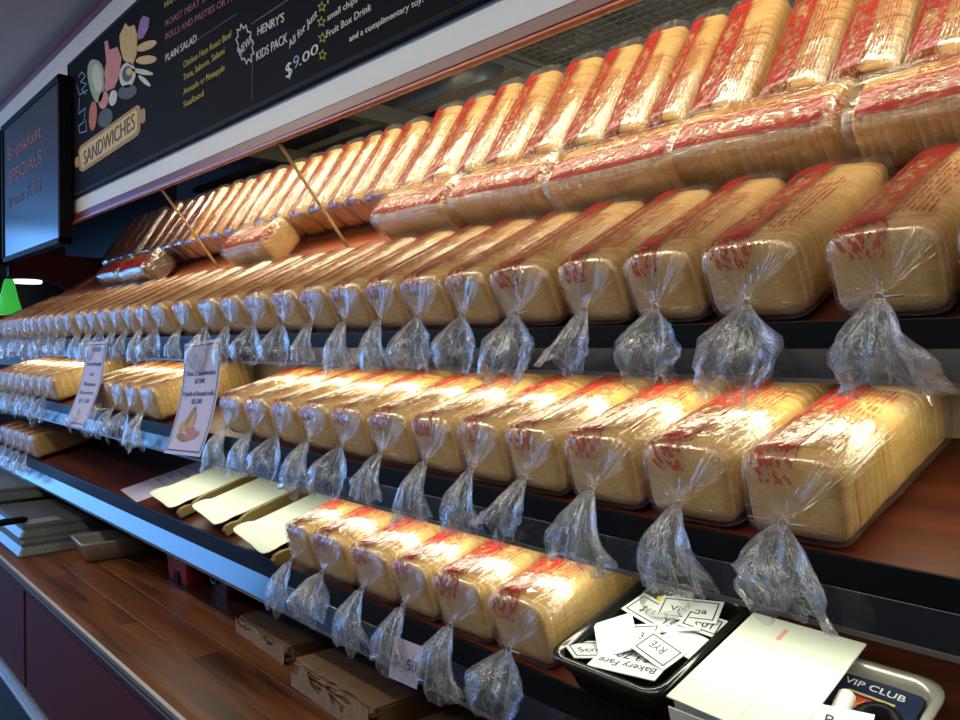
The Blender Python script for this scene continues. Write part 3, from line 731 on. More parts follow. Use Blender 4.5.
# rolling pin sign
brush('rolling_pin', [(79, 151), (81, 146), (138, 105), (141, 107), (141, 131), (138, 136), (83, 172), (80, 170)], M['p_brown'])
brush('rolling_pin', [(80.5, 153), (82, 149), (136, 110), (138, 112), (138, 130), (136, 133), (84, 168), (82, 166)], M['gold'], lift=.0006)
brush('rolling_pin_handle', [(141, 111), (144, 108), (146, 110), (146, 121), (143, 124), (141, 122)], M['p_brown']); brush('rolling_pin_handle', [(79, 156), (76, 158), (75, 164), (77, 168), (80, 166)], M['p_brown'])
o = board_text('SANDWICHES', (85, 165.5), (136, 128.5), 14.5, M['ink_black'])
for v_ in o.data.vertices: v_.co.y -= 0.0026
# chalk text
board_text('ROAST MEAT SALAD', (166, 27), (222, -9), 6.5, M['chalk_pink']); board_text('ROLLS AND PASTIES OR PIE', (166, 40), (236, -1), 6.5, M['chalk_pink'])
board_text('HAM', (165, 8), (176, 1), 6, M['chalk_green'])
board_text('PLAIN SALAD', (166, 62), (197, 41.5), 7.5, M['chalk_white'])
for i, (s, u1, v0, v1) in enumerate((('Chicken Ham Roast Beef', 232, 68, 37), ('Tuna, Salmon, Salami', 225, 81, 53.5), ('Avocado or Pineapple', 225, 95, 70.5), ('Seafood', 204, 108, 96))):
    board_text(s, (184, v0), (u1, v1), 6.5, M['chalk_yellow'])
stroke([(198, 40), (237, 14)], 0.002, M['chalk_faint']); stroke([(253, 50), (253, 100)], 0.003, M['chalk_faint']); stroke([(252, 24), (290, -1)], 0.003, M['chalk_faint'])
burst = []
for k in range(22):
    a = 2 * math.pi * k / 22; r_ = 1.0 if k % 2 else 0.76
    x, y = 7.5 * r_ * math.cos(a), 19 * r_ * math.sin(a); burst.append((245.5 + x - y * -0.28, 44 + y - x * 0.9))
stroke(burst + [burst[0]], 0.0035, M['chalk_white'], 'chalk_starburst')
board_text('NEW!', (240, 56), (252, 43), 9, M['chalk_white'])
board_text("HENRY'S", (258, 36), (284.5, 21.5), 9, M['chalk_white']); board_text('KIDS PACK', (257, 61), (288, 42), 9.5, M['chalk_white'])
board_text('All for Just', (290, 49), (318, 16), 8.5, M['chalk_white']); board_text('$', (287, 79), (293, 74), 15, M['chalk_white'])
board_text('9', (294, 70), (300, 66), 13, M['chalk_blue']); board_text('.00', (300, 66), (319, 52), 10, M['chalk_white'])
for (u, v) in ((322.5, 7), (322, 22), (323, 38), (323, 55)):
    st = [(u + (4.2 if k % 2 == 0 else 1.9) * math.sin(2 * math.pi * k / 10), v - (5.2 if k % 2 == 0 else 2.3) * math.cos(2 * math.pi * k / 10) - 0.0) for k in range(10)]
    stroke(st + [st[0]], 0.0022, M['chalk_green'], 'chalk_star')
board_text('Pie', (328, 4), (340, -4), 7, M['chalk_white']); board_text('small chips', (328, 21), (358, 2), 7, M['chalk_white']); board_text('Fruit Box Drink', (327, 38), (372, 10), 7.5, M['chalk_white'])
board_text('and a complimentary toy!', (350, 42), (424, 2), 6.5, M['chalk_white'])

def side_board(x0, x1, label):
    r = empty('blackboard', (x0, 0.868, 1.985)); tag(r, label, 'blackboard')
    w, h = x1 - x0, 0.66
    mb = MB(); mb.box(.02, w - .02, 0.004, 0.02, .02, h - .02); obj('slate', mb, M['gloss_chalk'], r)
    mb = MB(); mb.box(0, w, -.002, .044, 0, .024); mb.box(0, w, -.002, .044, h - .024, h); mb.box(0, .024, -.002, .044, 0, h); mb.box(w - .024, w, -.002, .044, 0, h); obj('board_frame', mb, M['chalkframe'], r, bevel=.002)
    return r, w, h
sbr, sw, sh = side_board(-4.46, -3.44, 'square blackboard reflecting blue daylight with faint pink writing beside menu board')
for s, x, z, wd, m in (('Breakfast', .12, .47, .62, M['chalk_pink']), ('SPECIALS', .14, .36, .6, M['chalk_pink']), ('from 7.30', .12, .25, .6, M['chalk_faint'])):
    mt = Matrix(((1, 0, 0, x), (0, 0, -1, 0.0035), (0, 1, 0, z), (0, 0, 0, 1))); lettering(s, m, sbr, mt, wd, 0.06)
side_board(-5.55, -4.53, 'blackboard cut by the frame edge, beyond the one with pink writing')

# ================================================================== HANGING PRICE SIGNS
def paper_sign(TL, TR, BL, BR, label, lines, picture, gl):
    TL, TR, BL, BR = map(Vector, (TL, TR, BL, BR)); xa = ((TR - TL) + (BR - BL)).normalized(); up = ((TL - BL) + (TR - BR)).normalized()
    up = (up - xa * up.dot(xa)).normalized(); nr = xa.cross(up); w = ((TR - TL).length + (BR - BL).length) / 2; h = ((TL - BL).length + (TR - BR).length) / 2
    o = (BL + BR) / 2 - xa * w / 2
    r = empty('price_sign'); r.matrix_world = Matrix(((xa.x, up.x, nr.x, o.x), (xa.y, up.y, nr.y, o.y), (xa.z, up.z, nr.z, o.z), (0, 0, 0, 1)))
    tag(r, label, 'sign', 'hanging paper price signs')
    bow = lambda t: 0.010 * math.sin(math.pi * t) * -1 + 0.012 * (1 - t) ** 3
    mb = MB(); n = 14
    vs = []
    for k in range(n + 1):
        t = k / n; z = bow(t); vs += [(0, t * h, z), (w, t * h, z), (w, t * h, z - .0006), (0, t * h, z - .0006)]
    fs = []
    for k in range(n):
        a = k * 4; fs += [(a, a + 1, a + 5, a + 4), (a + 2, a + 3, a + 7, a + 6), (a + 1, a + 2, a + 6, a + 5), (a + 3, a, a + 4, a + 7)]
    fs += [(3, 2, 1, 0), (n * 4, n * 4 + 1, n * 4 + 2, n * 4 + 3)]
    mb.add(vs, fs); obj('paper_sheet', mb, M['paper'], r)
    def conform(ob):
        for v in ob.data.vertices: v.co.z += bow(min(1, max(0, v.co.y / h)))
    e = 0.035 * w; mb = MB(); t_ = 0.004
    for k in range(12):
        y0, y1 = e + (h - 2 * e) * k / 12, e + (h - 2 * e) * (k + 1) / 12
        for x in (e, w - e - t_): mb.add([(x, y0, .001), (x + t_, y0, .001), (x + t_, y1, .001), (x, y1, .001)], [(0, 1, 2, 3)])
    for y in (e, h - e - t_): mb.add([(e, y, .001), (w - e, y, .001), (w - e, y + t_, .001), (e, y + t_, .001)], [(0, 1, 2, 3)])
    conform(obj('border_line', mb, M['ink_purple'], r))
    for s, x, y, wd, hh in lines:
        conform(lettering(s, M['ink_purple'], r, Matrix.Translation((x * w, y * h, .0008)), wd * w, hh * h))
    if picture:
        for (x, y, rx, ry, a) in ((.34, .26, .16, .07, 20), (.5, .22, .2, .06, -15), (.62, .17, .18, .045, 10), (.36, .15, .17, .045, -8), (.42, .33, .15, .05, 50), (.52, .30, .10, .05, 70)):
            q = [((x + math.cos(k * .5236) * rx * math.cos(R(a)) - math.sin(k * .5236) * ry * math.sin(R(a))) * w, (y + (math.cos(k * .5236) * rx * math.sin(R(a)) + math.sin(k * .5236) * ry * math.cos(R(a))) * w / h) * h, .001 + y * .001) for k in range(12)]
            mb = MB(); mb.add(q, [tuple(range(12))]); conform(obj('printed_roll', mb, (M['p_brown'], M['p_cream'], M['p_pink'])[int(x * 100) % 3], r))
    return r
paper_sign(atY(178, 357, .815) + Vector((0, 0, .02)), atY(215, 345, .815) + Vector((0, 0, .02)), atY(169, 450, .765), atY(204, 461, .765), 'larger hanging paper price sign with bread roll picture and thin border',
           [('Choc 2 Sandwiches', .10, .70, .80, .045), ('$7.00', .37, .63, .26, .045), ('4 pack of bread rolls', .08, .52, .84, .045), ('$5.00', .36, .45, .28, .045)], True, '')
paper_sign(atY(72, 356, .79), atY(90, 354, .79), atY(67, 424, .735), atY(87, 429, .735), 'narrow plain hanging paper price sign with lines of small type',
           [('100', .35, .88, .40, .06), ('Sourdough', .15, .72, .72, .05), ('or', .4, .60, .2, .05), ('Vienna', .2, .48, .6, .05), ('loaves', .15, .38, .66, .05), ('$ 5.50', .25, .28, .5, .05)], False, '')
# small lavender ticket behind the bags on the lowest rail
r = empty('price_ticket', (-1.035, 0.764, 1.068), (R(-12), 0, R(4))); tag(r, 'small lavender price ticket on the lowest rail behind two bag tails', 'ticket')
box('card', (-.035, .035, -.001, 0, -.03, .035), M['paper'], r)
lettering('$4.50', M['ink_purple'], r, Matrix(((1, 0, 0, -.028), (0, 0, -1, -.0015), (0, 1, 0, -.008), (0, 0, 0, 1))), .056, .018)

# ================================================================== THINGS ON THE LOWEST SHELF
n3 = Vector((0, -math.sin(T3), math.cos(T3))); o3 = Vector((0, .80, 1.1185))
M3 = Matrix.Translation(o3) @ Matrix.Rotation(T3, 4, 'X'); M3i = M3.inverted()
def s3(u, v, off=0.0):
    p = onpl(u, v, o3 + n3 * off, n3); q = M3i @ p; return q.x, q.y
def on3(name, x, y, off=0.0, rz=0.0):
    r = empty(name); r.matrix_world = M3 @ Matrix.Translation((x, y, off + 0.0005)) @ Matrix.Rotation(rz, 4, 'Z'); return r
def card_tray(FL, FT, BL, BR, label):
    H = 0.032
    a, b, c = Vector((*s3(*FL, H), 0)), Vector((*s3(*FT, H), 0)), Vector((*s3(*BL, H), 0))
    yv = (c - a); ln = max(0.25, yv.length); w = 0.228; ang = math.atan2(-yv.x, yv.y)
    r = on3('card_tray', a.x, a.y, .007, ang * 0.5); tag(r, label, 'tray', 'folded cream card trays')
    # ogee-ended top panel
    q = [(0.020, .070), (.018, .056), (.004, .048), (-.004, .036), (-.004, .022), (.006, .008), (.03, .0), (.08, -.008), (.14, -.018), (w - .030, -.030), (w - .010, -.031), (w - .002, -.022), (w - .001, -.006), (w - .005, .006), (w - .006, .020), (w - .003, .034), (w, .045), (w, ln), (0.020, ln)]
    mb = MB(); mb.prism([(x, y) for x, y in q], 2, H - .0015, H); obj('top_panel', mb, M['card'], r)
    for x, nm in ((w - .001, 1), (0.022, -1)):
        prof = [(.050, H - .002), (.034, H - .006), (.022, H - .012), (.004, H - .008), (-.014, H - .009), (-.022, .014), (-.018, 0.0), (ln, 0.0), (ln, H - .002)] if nm > 0 else [(.045, H - .002), (.03, .0), (ln, 0), (ln, H - .002)]
        mb = MB(); mb.prism(prof, 0, x - .002, x + .0005 + .012 * (nm > 0)); obj('side_flap', mb, M['kraft'], r)
    mb = MB(); mb.add([(w * .55, .0, H + .0004), (w * .56, .0, H + .0004), (w * .56, ln, H + .0004), (w * .55, ln, H + .0004)], [(0, 1, 2, 3)]); obj('fold_crease', mb, M['card'], r)
    return r
card_tray((147, 496), (166, 516), (208, 469), (247, 474), 'cream card tray with scalloped end lying on the loose paper sheet')
card_tray((189, 509), (220, 534), (260, 477), (306, 489), 'cream card tray with scalloped end, middle of the three')
card_tray((229.5, 533), (269.6, 557), (306, 496), (330, 500), 'cream card tray with scalloped end touching the first bagged loaf')
x, y = s3(134, 502); x0, y0 = s3(110, 493)
r = on3('paper_sheet', x0 + .015, y0 + .028, 0.0, R(-6)); tag(r, 'loose lavender-white printed paper sheet on the reddish lowest shelf', 'paper')
mb = MB(); mb.box(0, .21, 0, .29, 0, .0008); obj('sheet', mb, M['paper'], r)
for k in range(5): lettering(['Specials', 'white block loaf', 'wholemeal loaf', 'rolls', 'thank you'][k], M['ink_faint'], r, Matrix.Translation((.03, .24 - k * .035, .001)), [.1, .14, .13, .06, .1][k], .012)

# black tub of price tickets
TBH = 0.062
ax_, ay_ = s3(545, 655, TBH); bx_, by_ = s3(653, 695, TBH); cx_, cy_ = s3(745, 603, TBH)
tw, tl = 0.178, 0.235; TBH -= .007
tub = on3('ticket_tub', ax_, ay_, .0075, R(0)); tag(tub, 'glossy black plastic tub full of white price tickets', 'tub')
def rrect(x0, x1, y0, y1, rad, n=5):
    out = []
    for cx, cy, a0 in ((x1 - rad, y0 + rad, -90), (x1 - rad, y1 - rad, 0), (x0 + rad, y1 - rad, 90), (x0 + rad, y0 + rad, 180)):
        for k in range(n): a = R(a0 + 90 * k / (n - 1)); out.append((cx + rad * math.cos(a), cy + rad * math.sin(a)))
    return out
def pan_mesh(w, l, h, rim, wall=0.012, rad=0.025, t=0.0022):
    mb = MB(); prof = [(-0.0, h - .004, 0), (-0.0, h, 0), (rim, h, 0), (rim + wall * .3, h - .010, 0), (rim + wall, t + .004, 0), (rim + wall + .008, t, 0)]
    prof_out = [(rim + wall + .006, 0, 0), (rim + wall - t, .004, 0), (rim - t * .5, h - .005, 0)]
    seq = list(reversed(prof)) + prof_out
    n = None; base = len(mb.v)
    loops = []
    for inset, z, _ in seq:
        q = rrect(inset, w - inset, inset, l - inset, max(.006, rad - inset * .4)); n = len(q); st = len(mb.v); mb.v += [Vector((x, y, z)) for x, y in q]; loops.append(st)
    for a, b in zip(loops, loops[1:]):
        for k in range(n): mb.f.append((a + (k + 1) % n, a + k, b + k, b + (k + 1) % n))
    mb.f.append(tuple(loops[0] + k for k in range(n))); 
    # underside (outer bottom) closed between last-profile rings
    mb.f.append(tuple(loops[len(prof)] + k for k in reversed(range(n))))
    return mb
obj('tub_shell', pan_mesh(tw, tl, TBH, .010), M['tub'], tub, True)
MT = tub.matrix_world.copy()
def ticket(x, y, z, rz, tx, ty, w, h, txt, label, frame=True, flip=False):
    r = empty('price_ticket'); r.matrix_world = MT @ Matrix.Translation((x, y, z)) @ Matrix.Rotation(R(rz), 4, 'Z') @ Matrix.Rotation(R(tx), 4, 'X') @ Matrix.Rotation(R(ty), 4, 'Y')
    tag(r, label, 'ticket', 'price tickets in the black tub')
    box('card', (-w / 2, w / 2, -h / 2, h / 2, 0, .0012), M['ticket'], r)
    if frame:
        mb = MB(); e, t = .005, .0016
        for (a, b, c, d) in ((-w / 2 + e, w / 2 - e, -h / 2 + e, -h / 2 + e + t), (-w / 2 + e, w / 2 - e, h / 2 - e - t, h / 2 - e), (-w / 2 + e, -w / 2 + e + t, -h / 2 + e, h / 2 - e), (w / 2 - e - t, w / 2 - e, -h / 2 + e, h / 2 - e)): mb.box(a, b, c, d, .0011, .0016)
        obj('border_line', mb, M['ink_black'], r)
    mt0 = Matrix.Rotation(R(180), 4, 'Z') if flip else Matrix()
    for (s, lx, ly, wd, hh) in txt:
        lettering(s, M['ink_black'], r, mt0 @ Matrix.Translation((lx * w - w / 2, ly * h - h / 2, .0012)), wd * w, hh * h, ext=.0004)
ticket(.098, .052, .044, 10, -6, 0, .095, .055, [('Bakery Fare', .08, .55, .84, .24), ('$3.70', .25, .15, .5, .26)], 'white ticket reading upside-down Bakery Fare $3.70 at the tub front', False, True)
ticket(.052, .085, .050, -48, 10, 8, .070, .055, [], 'blank white ticket tilted at the front left of the tub', False)
ticket(.075, .100, .049, 20, 4, -8, .062, .045, [('E F 3', .18, .3, .5, .3)], 'bordered ticket with large letters behind the Bakery Fare ticket')
ticket(.120, .085, .050, -14, 6, 6, .062, .042, [('RYE', .35, .3, .4, .3)], 'bordered ticket reading upside-down RYE near the tub middle', True, True)
ticket(.098, .105, .046, 40, -8, 4, .060, .040, [('5.20', .3, .3, .4, .3)], 'bordered ticket half hidden under its neighbours mid tub')
ticket(.060, .155, .050, -12, 5, 4, .075, .045, [('$4.90', .3, .3, .4, .3)], 'bordered ticket lying across the tub at back left')
ticket(.100, .150, .046, 30, -5, -3, .072, .048, [('Finger Bun', .15, .4, .7, .22)], 'plain white ticket below the longest one at the tub back', False)
ticket(.105, .180, .052, 18, 2, 2, .085, .050, [('Vienna', .2, .35, .6, .25)], 'long white ticket lying uppermost at the tub back')
ticket(.135, .165, .048, 8, 4, 10, .055, .038, [('601', .35, .3, .4, .35)], 'small bordered ticket against the tub right wall')
ticket(.135, .125, .043, -5, -4, 12, .055, .050, [], 'lavender-white folded ticket against the right wall of tub', False)
ticket(.033, .055, .040, 62, 0, 20, .070, .045, [('Scroll', .2, .35, .6, .25)], 'white ticket standing steeply at the tub front-left corner')
r = empty('clear_cup'); r.matrix_world = MT @ Matrix.Translation((.075, .175, .014)) ; tag(r, 'clear plastic cup at the back of the ticket tub', 'cup')
glass = film_mat('clear_plastic', 0.03, 1.6, 0.5, (0.9, 1, 1), (20, 20), 0.06, 0.2)
mb = MB(); prof = [(.026, 0), (.036, .05), (.038, .052), (.0365, .052), (.025, .002)]
mb.lathe(prof, 28); ob = obj('cup_wall', mb, glass, r, True); ob.data.uv_layers.new(name='uv')
r = empty('yellow_marker'); r.matrix_world = MT @ Matrix.Translation((.05, .185, .050)) @ Matrix.Rotation(R(25), 4, 'Z'); tag(r, 'short yellow marker inside the ticket tub', 'marker')
mb = MB(); mb.tube([(0, 0, 0), (.03, 0, 0), (.033, 0, 0)], [.005, .005, .003], 10); obj('barrel', mb, M['yellow'], r, True)
mb = MB(); mb.tube([(.033, 0, 0), (.042, 0, 0)], [.003, .0015], 8); obj('nib', mb, M['ink_black'], r, True)
r = empty('black_tape_roll'); r.matrix_world = MT @ Matrix.Translation((.030, .050, .012)); tag(r, 'black ring of tape in the front corner of ticket tub', 'tape')
mb = MB(); mb.lathe([(.013, 0), (.018, 0), (.018, .02), (.013, .02), (.013, 0)], 24); obj('ring', mb, M['black'], r, True)

# white box
BXH = 0.060
fx, fy = s3(668, 697, BXH); gx_, gy_ = s3(750, 613, BXH); hx, hy = s3(861, 638, BXH)
wb = on3('white_box', fx, fy, .0075, R(0)); tag(wb, 'white card box with folded lid and small pink tape mark', 'box')
bw, bl = hx - gx_ + .004, gy_ - fy; BXH -= .007; ew = bw - .058
print('box', bw, bl, fx, fy)
mb = MB(); t = .002
mb.box(.004, ew, .004, .006, 0, BXH - .003); mb.box(.004, ew, bl - .006, bl - .004, 0, BXH - .003); mb.box(.004, .006, .004, bl - .004, 0, BXH - .003); mb.box(ew - .002, ew, .004, bl - .004, 0, BXH - .003); mb.box(.004, ew, .004, bl - .004, 0, .002)
obj('box_body', mb, M['boxwhite'], wb)
mb = MB(); mb.prism([(-.002, 0), (bw * .60, -.004), (bw * .60, bl * .62), (bw * .602, bl * .62), (bw * .604, -.008), (bw + .006, -.012), (bw + .002, bl), (0, bl + .002)], 2, BXH - .002, BXH); obj('lid', mb, M['boxwhite'], wb)
mb = MB(); mb.box(bw * .36, bw * .40, bl * .80, bl * .92, BXH, BXH + .0006); obj('tape_mark', mb, M['pink'], wb)
mb = MB(); mb.box(.0, bw * .55, -.003, -.001, .006, BXH - .012); obj('front_flap', mb, M['boxwhite'], wb)

# steel pan with card, pens and tape
PH = 0.055
px, py = s3(845, 655, PH); qx, qy = s3(946, 690, PH)
pan = on3('steel_pan', px - .035, qy - .20, .0075, 0); pw = qx - px + .035
tag(pan, 'stainless steel pan holding a navy card, pens and tape', 'pan')
obj('pan_shell', pan_mesh(pw, .22, PH - .014, .009, .008, .03), M['steel'], pan, True)
MP = pan.matrix_world.copy()
def inpan(u, v, off):
    x_, y_ = s3(u, v, off); q_ = MP.inverted() @ (M3 @ Vector((x_, y_, off))); return q_.x, q_.y
print('pan', pw, px, py, qx, qy)
r = empty('club_card'); r.matrix_world = MP @ Matrix.Translation((inpan(874, 683, .04)[0], inpan(874, 683, .04)[1] - .024, .018)) @ Matrix.Rotation(R(-4), 4, 'Z') @ Matrix.Rotation(R(10), 4, 'X'); tag(r, 'navy card with white VIP CLUB lettering in the steel pan', 'card')
cw, chh = .100, .075
box('card', (-cw / 2, cw / 2, -chh / 2, chh / 2, 0, .001), M['navy'], r)
lettering('VIP CLUB', M['white_pl'], r, Matrix.Translation((-cw * .36, chh * .28, .001)), cw * .68, chh * .12)
mb = MB(); mb.box(-cw * .34, cw * .28, -chh * .16, chh * .10, .001, .0014); obj('printed_panel', mb, M['ink_red'], r)
lettering('BAKERS', M['orange'], r, Matrix.Translation((-cw * .30, -chh * .12, .0014)), cw * .54, chh * .17)
mb = MB(); mb.box(-cw * .26, cw * .26, chh * .14, chh * .18, .001, .0014); obj('printed_panel', mb, M['gold'], r)
def marker(name, x, y, z, rz, ry, ln, rad, m, cap, label):
    r = empty(name); r.matrix_world = MP @ Matrix.Translation((x, y, z)) @ Matrix.Rotation(R(rz), 4, 'Z') @ Matrix.Rotation(R(ry), 4, 'Y'); tag(r, label, 'marker')
    mb = MB(); mb.tube([(0, 0, 0), (.002, 0, 0), (ln * .66, 0, 0)], [rad * .8, rad, rad], 12); obj('barrel', mb, m, r, True)
    mb = MB(); mb.tube([(ln * .66, 0, 0), (ln * .67, 0, 0), (ln * .97, 0, 0), (ln, 0, 0)], [rad, rad * 1.12, rad * 1.02, rad * .7], 12); obj('cap', mb, cap, r, True)
wx_, wy_ = inpan(843, 690, .05)
marker('white_marker', wx_ + .016, wy_ - .115, .020, 96, -8, .12, .0095, M['white_pl'], M['white_pl'], 'thick white marker pen in the steel pan')
wx_, wy_ = inpan(824, 703, .05)
marker('yellow_highlighter', wx_ + .004, wy_ - .105, .018, 95, -6, .11, .0105, M['yellow'], M['yellow'], 'fat yellow highlighter in the steel pan beside white box')
r = empty('black_tape_roll'); r.matrix_world = MP @ Matrix.Translation((inpan(886, 703, .045)[0], inpan(886, 703, .045)[1] - .026, .019)) @ Matrix.Rotation(R(10), 4, 'X'); tag(r, 'black tape roll lying on the navy card in steel pan', 'tape')
mb = MB(); mb.lathe([(.017, 0), (.025, 0), (.027, .004), (.027, .014), (.025, .017), (.017, .017), (.017, 0)], 28); obj('ring', mb, M['black'], r, True)
for i, (x, y, a, s) in enumerate(((inpan(850, 718, .05)[0], inpan(850, 718, .05)[1] - .022, 12, 'Rye'),)):
    r = empty('price_ticket'); r.matrix_world = MP @ Matrix.Translation((x, y, .050 if i == 0 else .044)) @ Matrix.Rotation(R(a), 4, 'Z') @ Matrix.Rotation(R(8), 4, 'X')
    tag(r, ['bordered white ticket lying across pens in the steel pan', 'small white ticket at the right side of the steel pan'][i], 'ticket')
    box('card', (-.03, .03, -.02, .02, 0, .001), M['ticket'], r)
    lettering(s, M['ink_black'], r, Matrix.Translation((-.015, -.006, .001)), .03, .014)

# ================================================================== COUNTER
ctr = empty('bread_counter', (-1.5, .56, 0)); tag(ctr, 'wood-planked counter with maroon front panels and aluminium edging', 'counter')
X0, X1 = -6.0, 2.6
rndp = random.Random(3); yy = .034; rowi = 0
while yy < .72:
    w = .088; x = X0 - rndp.uniform(0, .9)
    while x < X1:
        ln = rndp.uniform(.55, .95); a, b = max(x, X0), min(x + ln, X1)
        if b - a > .05: box('plank', (a + .0004, b - .0004, yy, yy + w - .0006, .878, .900), M['plank'], ctr, bevel=.0006, seg=1)
        x += ln
    yy += w; rowi += 1
mb = MB(); mb.box(X0, X1, .0, .76, .862, .878); obj('substrate', mb, M['maroon'], ctr)
mb = MB(); mb.box(X0, X1, -.003, .006, .876, .8985); obj('edge_strip', mb, M['edging'], ctr, bevel=.001)
mb = MB(); mb.box(X0, X1, -.0045, .004, .8985, .9008); obj('edge_bead', mb, M['bead'], ctr, bevel=.0006)
mb = MB(); mb.prism([(.0055, .885), (.0055, .9000), (.020, .9028), (.032, .9028), (.0335, .9000), (.0335, .885)], 0, X0, X1); obj('nosing', mb, M['plank'], ctr, bevel=.0012)
mb = MB(); mb.box(X0, X1, -.0036, -.002, .884, .888); obj('edge_groove', mb, M['black'], ctr)
sx0 = -2.72 + 1.5
# panels
pe = [-6.0, -5.2, -4.05, -2.66, -1.35, .05, 1.4, 2.6]
for a, b in zip(pe, pe[1:]):
    box('front_panel', (a + .015, b - .015, .006, .024, .56, .866), M['maroon'], ctr, bevel=.001)
mb = MB(); mb.box(X0, X1, .026, .030, .40, .866); obj('inner_carcass', mb, M['black'], ctr)
mb = MB(); mb.box(X0, X1, -.004, .024, .535, .558); mb.box(X0, X1, -.012, .024, .525, .533); obj('lower_strip', mb, M['alu'], ctr, bevel=.001)
mb = MB(); mb.box(X0, X1, .03, .05, 0.02, .53); obj('kick_panel', mb, M['dark'], ctr)
mb = MB(); mb.box(X0, X1, .74, .76, 0.02, .87); mb.box(X0, X0 + .02, .03, .74, 0.02, .862); mb.box(X1 - .02, X1, .03, .74, 0.02, .862); mb.box(X0, X1, .03, .74, 0.0, .02); obj('carcass', mb, M['dark'], ctr)
ctr.location = (0, .56, 0)
struct(box('wall_behind_counter', (-6.2, 1.2, 1.345, 1.36, 0, 1.72), M['dark']))

# things on the counter -----------------------------------------------------
ZC = 0.9012
def ont(u, v, z=ZC): return onpl(u, v, (0, 0, z), (0, 0, 1))
def tray_box(name, x0, x1, y0, y1, z0, h, label, group=None, rz=0.0, lip=True):
    r = empty(name, ((x0 + x1) / 2, (y0 + y1) / 2, z0), (0, 0, rz)); tag(r, label, 'tray', group)
    w, l = x1 - x0, y1 - y0; mb = MB(); b_ = pan_mesh(w, l, h, .012, .003, .008, .0015)
    for v in b_.v: v.x -= w / 2; v.y -= l / 2; v.z = h - v.z
    b_.f = [tuple(reversed(f)) for f in b_.f]
    obj('tray_shell', b_, M['greytray'], r)
    mb = MB(); mb.lathe([(.004, 0), (.004, .003), (.002, .004)], 10); me = mb.mesh('rivet', M['steel'])
    for y in (-l * .36,):
        o = link('rivet', me, r, (w / 2 - .002, y, h * .45), (0, R(90), 0))
    return r
tray_box('baking_tray', -3.42, -2.885, .598, 1.15, ZC, .044, 'lowest grey metal baking tray of the stack on the counter', 'upturned grey baking trays')
tray_box('baking_tray', -3.45, -2.95, .615, 1.15, ZC + .0445, .040, 'upper grey metal baking tray under the black scraper', 'upturned grey baking trays')
tray_box('baking_tray', -4.15, -3.50, .60, 1.18, ZC, .045, 'grey baking tray at the far left, bottom of further stack', 'upturned grey baking trays')
tray_box('baking_tray', -4.15, -3.48, .60, 1.18, ZC + .0455, .045, 'grey baking tray at the far left, middle of further stack', 'upturned grey baking trays')
tray_box('baking_tray', -4.12, -3.45, .62, 1.18, ZC + .091, .045, 'grey baking tray at the far left, top of further stack', 'upturned grey baking trays')
r = empty('dough_scraper', (-3.02, .70, ZC + .0850), (0, 0, R(98))); tag(r, 'black-handled scraper lying on the upper baking tray', 'scraper')
mb = MB(); mb.box(-.06, .05, -.035, .035, 0, .0015); obj('blade', mb, M['steel'], r)
mb = MB(); mb.tube([(-.17, 0, .012), (-.12, 0, .013), (-.06, 0, .012), (-.05, 0, .010)], [.009, .012, .011, .008], 10); obj('handle', mb, M['black'], r, True)
sp = empty('small_steel_tin', (-2.83, .735, ZC), (0, 0, R(-4))); tag(sp, 'small open steel loaf tin beside the baking tray stack', 'tin')
obj('tin_shell', pan_mesh(.17, .26, .062, .010, .010, .012), M['steel'], sp, True)

# red crate
rc = empty('red_container', (-2.29, .955, ZC), (0, 0, R(3))); tag(rc, 'red plastic container with white mark under the lowest shelf', 'container')
mb = MB(); q = rrect(-.075, .075, -.085, .085, .015)
n = len(q); lv = []
for s, z in ((.90, 0), (.93, .02), (1.0, .125), (1.04, .127), (1.04, .137), (.99, .137), (.93, .125), (.88, .01)):
    st = len(mb.v); lv.append(st); mb.v += [Vector((x * s, y * s, z)) for x, y in q]
for a, b in zip(lv, lv[1:]):
    for k in range(n): mb.f.append((a + k, a + (k + 1) % n, b + (k + 1) % n, b + k))
mb.f.append(tuple(lv[0] + k for k in reversed(range(n)))); mb.f.append(tuple(lv[-1] + k for k in range(n)))
obj('body', mb, M['red_pl'], rc, bevel=.001)
mb = MB(); mb.box(-.014, .014, -.0835, -.081, .0, .034); obj('handle_notch', mb, M['black'], rc)
mb = MB()
for k in range(6): mb.box(-.05 + k * .017, -.043 + k * .017 + (k % 2) * .004, -.0865, -.0835, .070 + (k % 3) * .008, .092)
obj('white_mark', mb, M['white_pl'], rc)
mb = MB(); mb.tube([(.075 + .0 * a, -.03 + .028 * math.cos(a), .065 + .028 * math.sin(a)) for a in [i * math.pi / 8 for i in range(17)]], .003, 6); obj('ring_mark', mb, M['greytray'], rc, True)
r = empty('red_container', (-2.08, .99, ZC), (0, 0, R(-5))); tag(r, 'second, duller red container further right under the lowest shelf', 'container')
b2 = MB(); b2.v = [Vector((p.x * .95, p.y * .9, p.z * .9)) for p in mb.v] if False else []; 
b3 = MB(); lv = []
for s, z in ((.90, 0), (1.0, .115), (1.05, .117), (1.05, .125), (.98, .125), (.9, .01)):
    st = len(b3.v); lv.append(st); b3.v += [Vector((x * s, y * s, z)) for x, y in q]
for a, b in zip(lv, lv[1:]):
    for k in range(n): b3.f.append((a + k, a + (k + 1) % n, b + (k + 1) % n, b + k))
b3.f.append(tuple(lv[0] + k for k in reversed(range(n)))); b3.f.append(tuple(lv[-1] + k for k in range(n)))
obj('body', b3, M['maroontrim'], r, bevel=.001)
mb = MB(); mb.tube([(-.02 + .03 * math.cos(a), -.084, .06 + .03 * math.sin(a)) for a in [i * math.pi / 8 for i in range(17)]], .004, 6); obj('ring_mark', mb, M['greytray'], r, True)

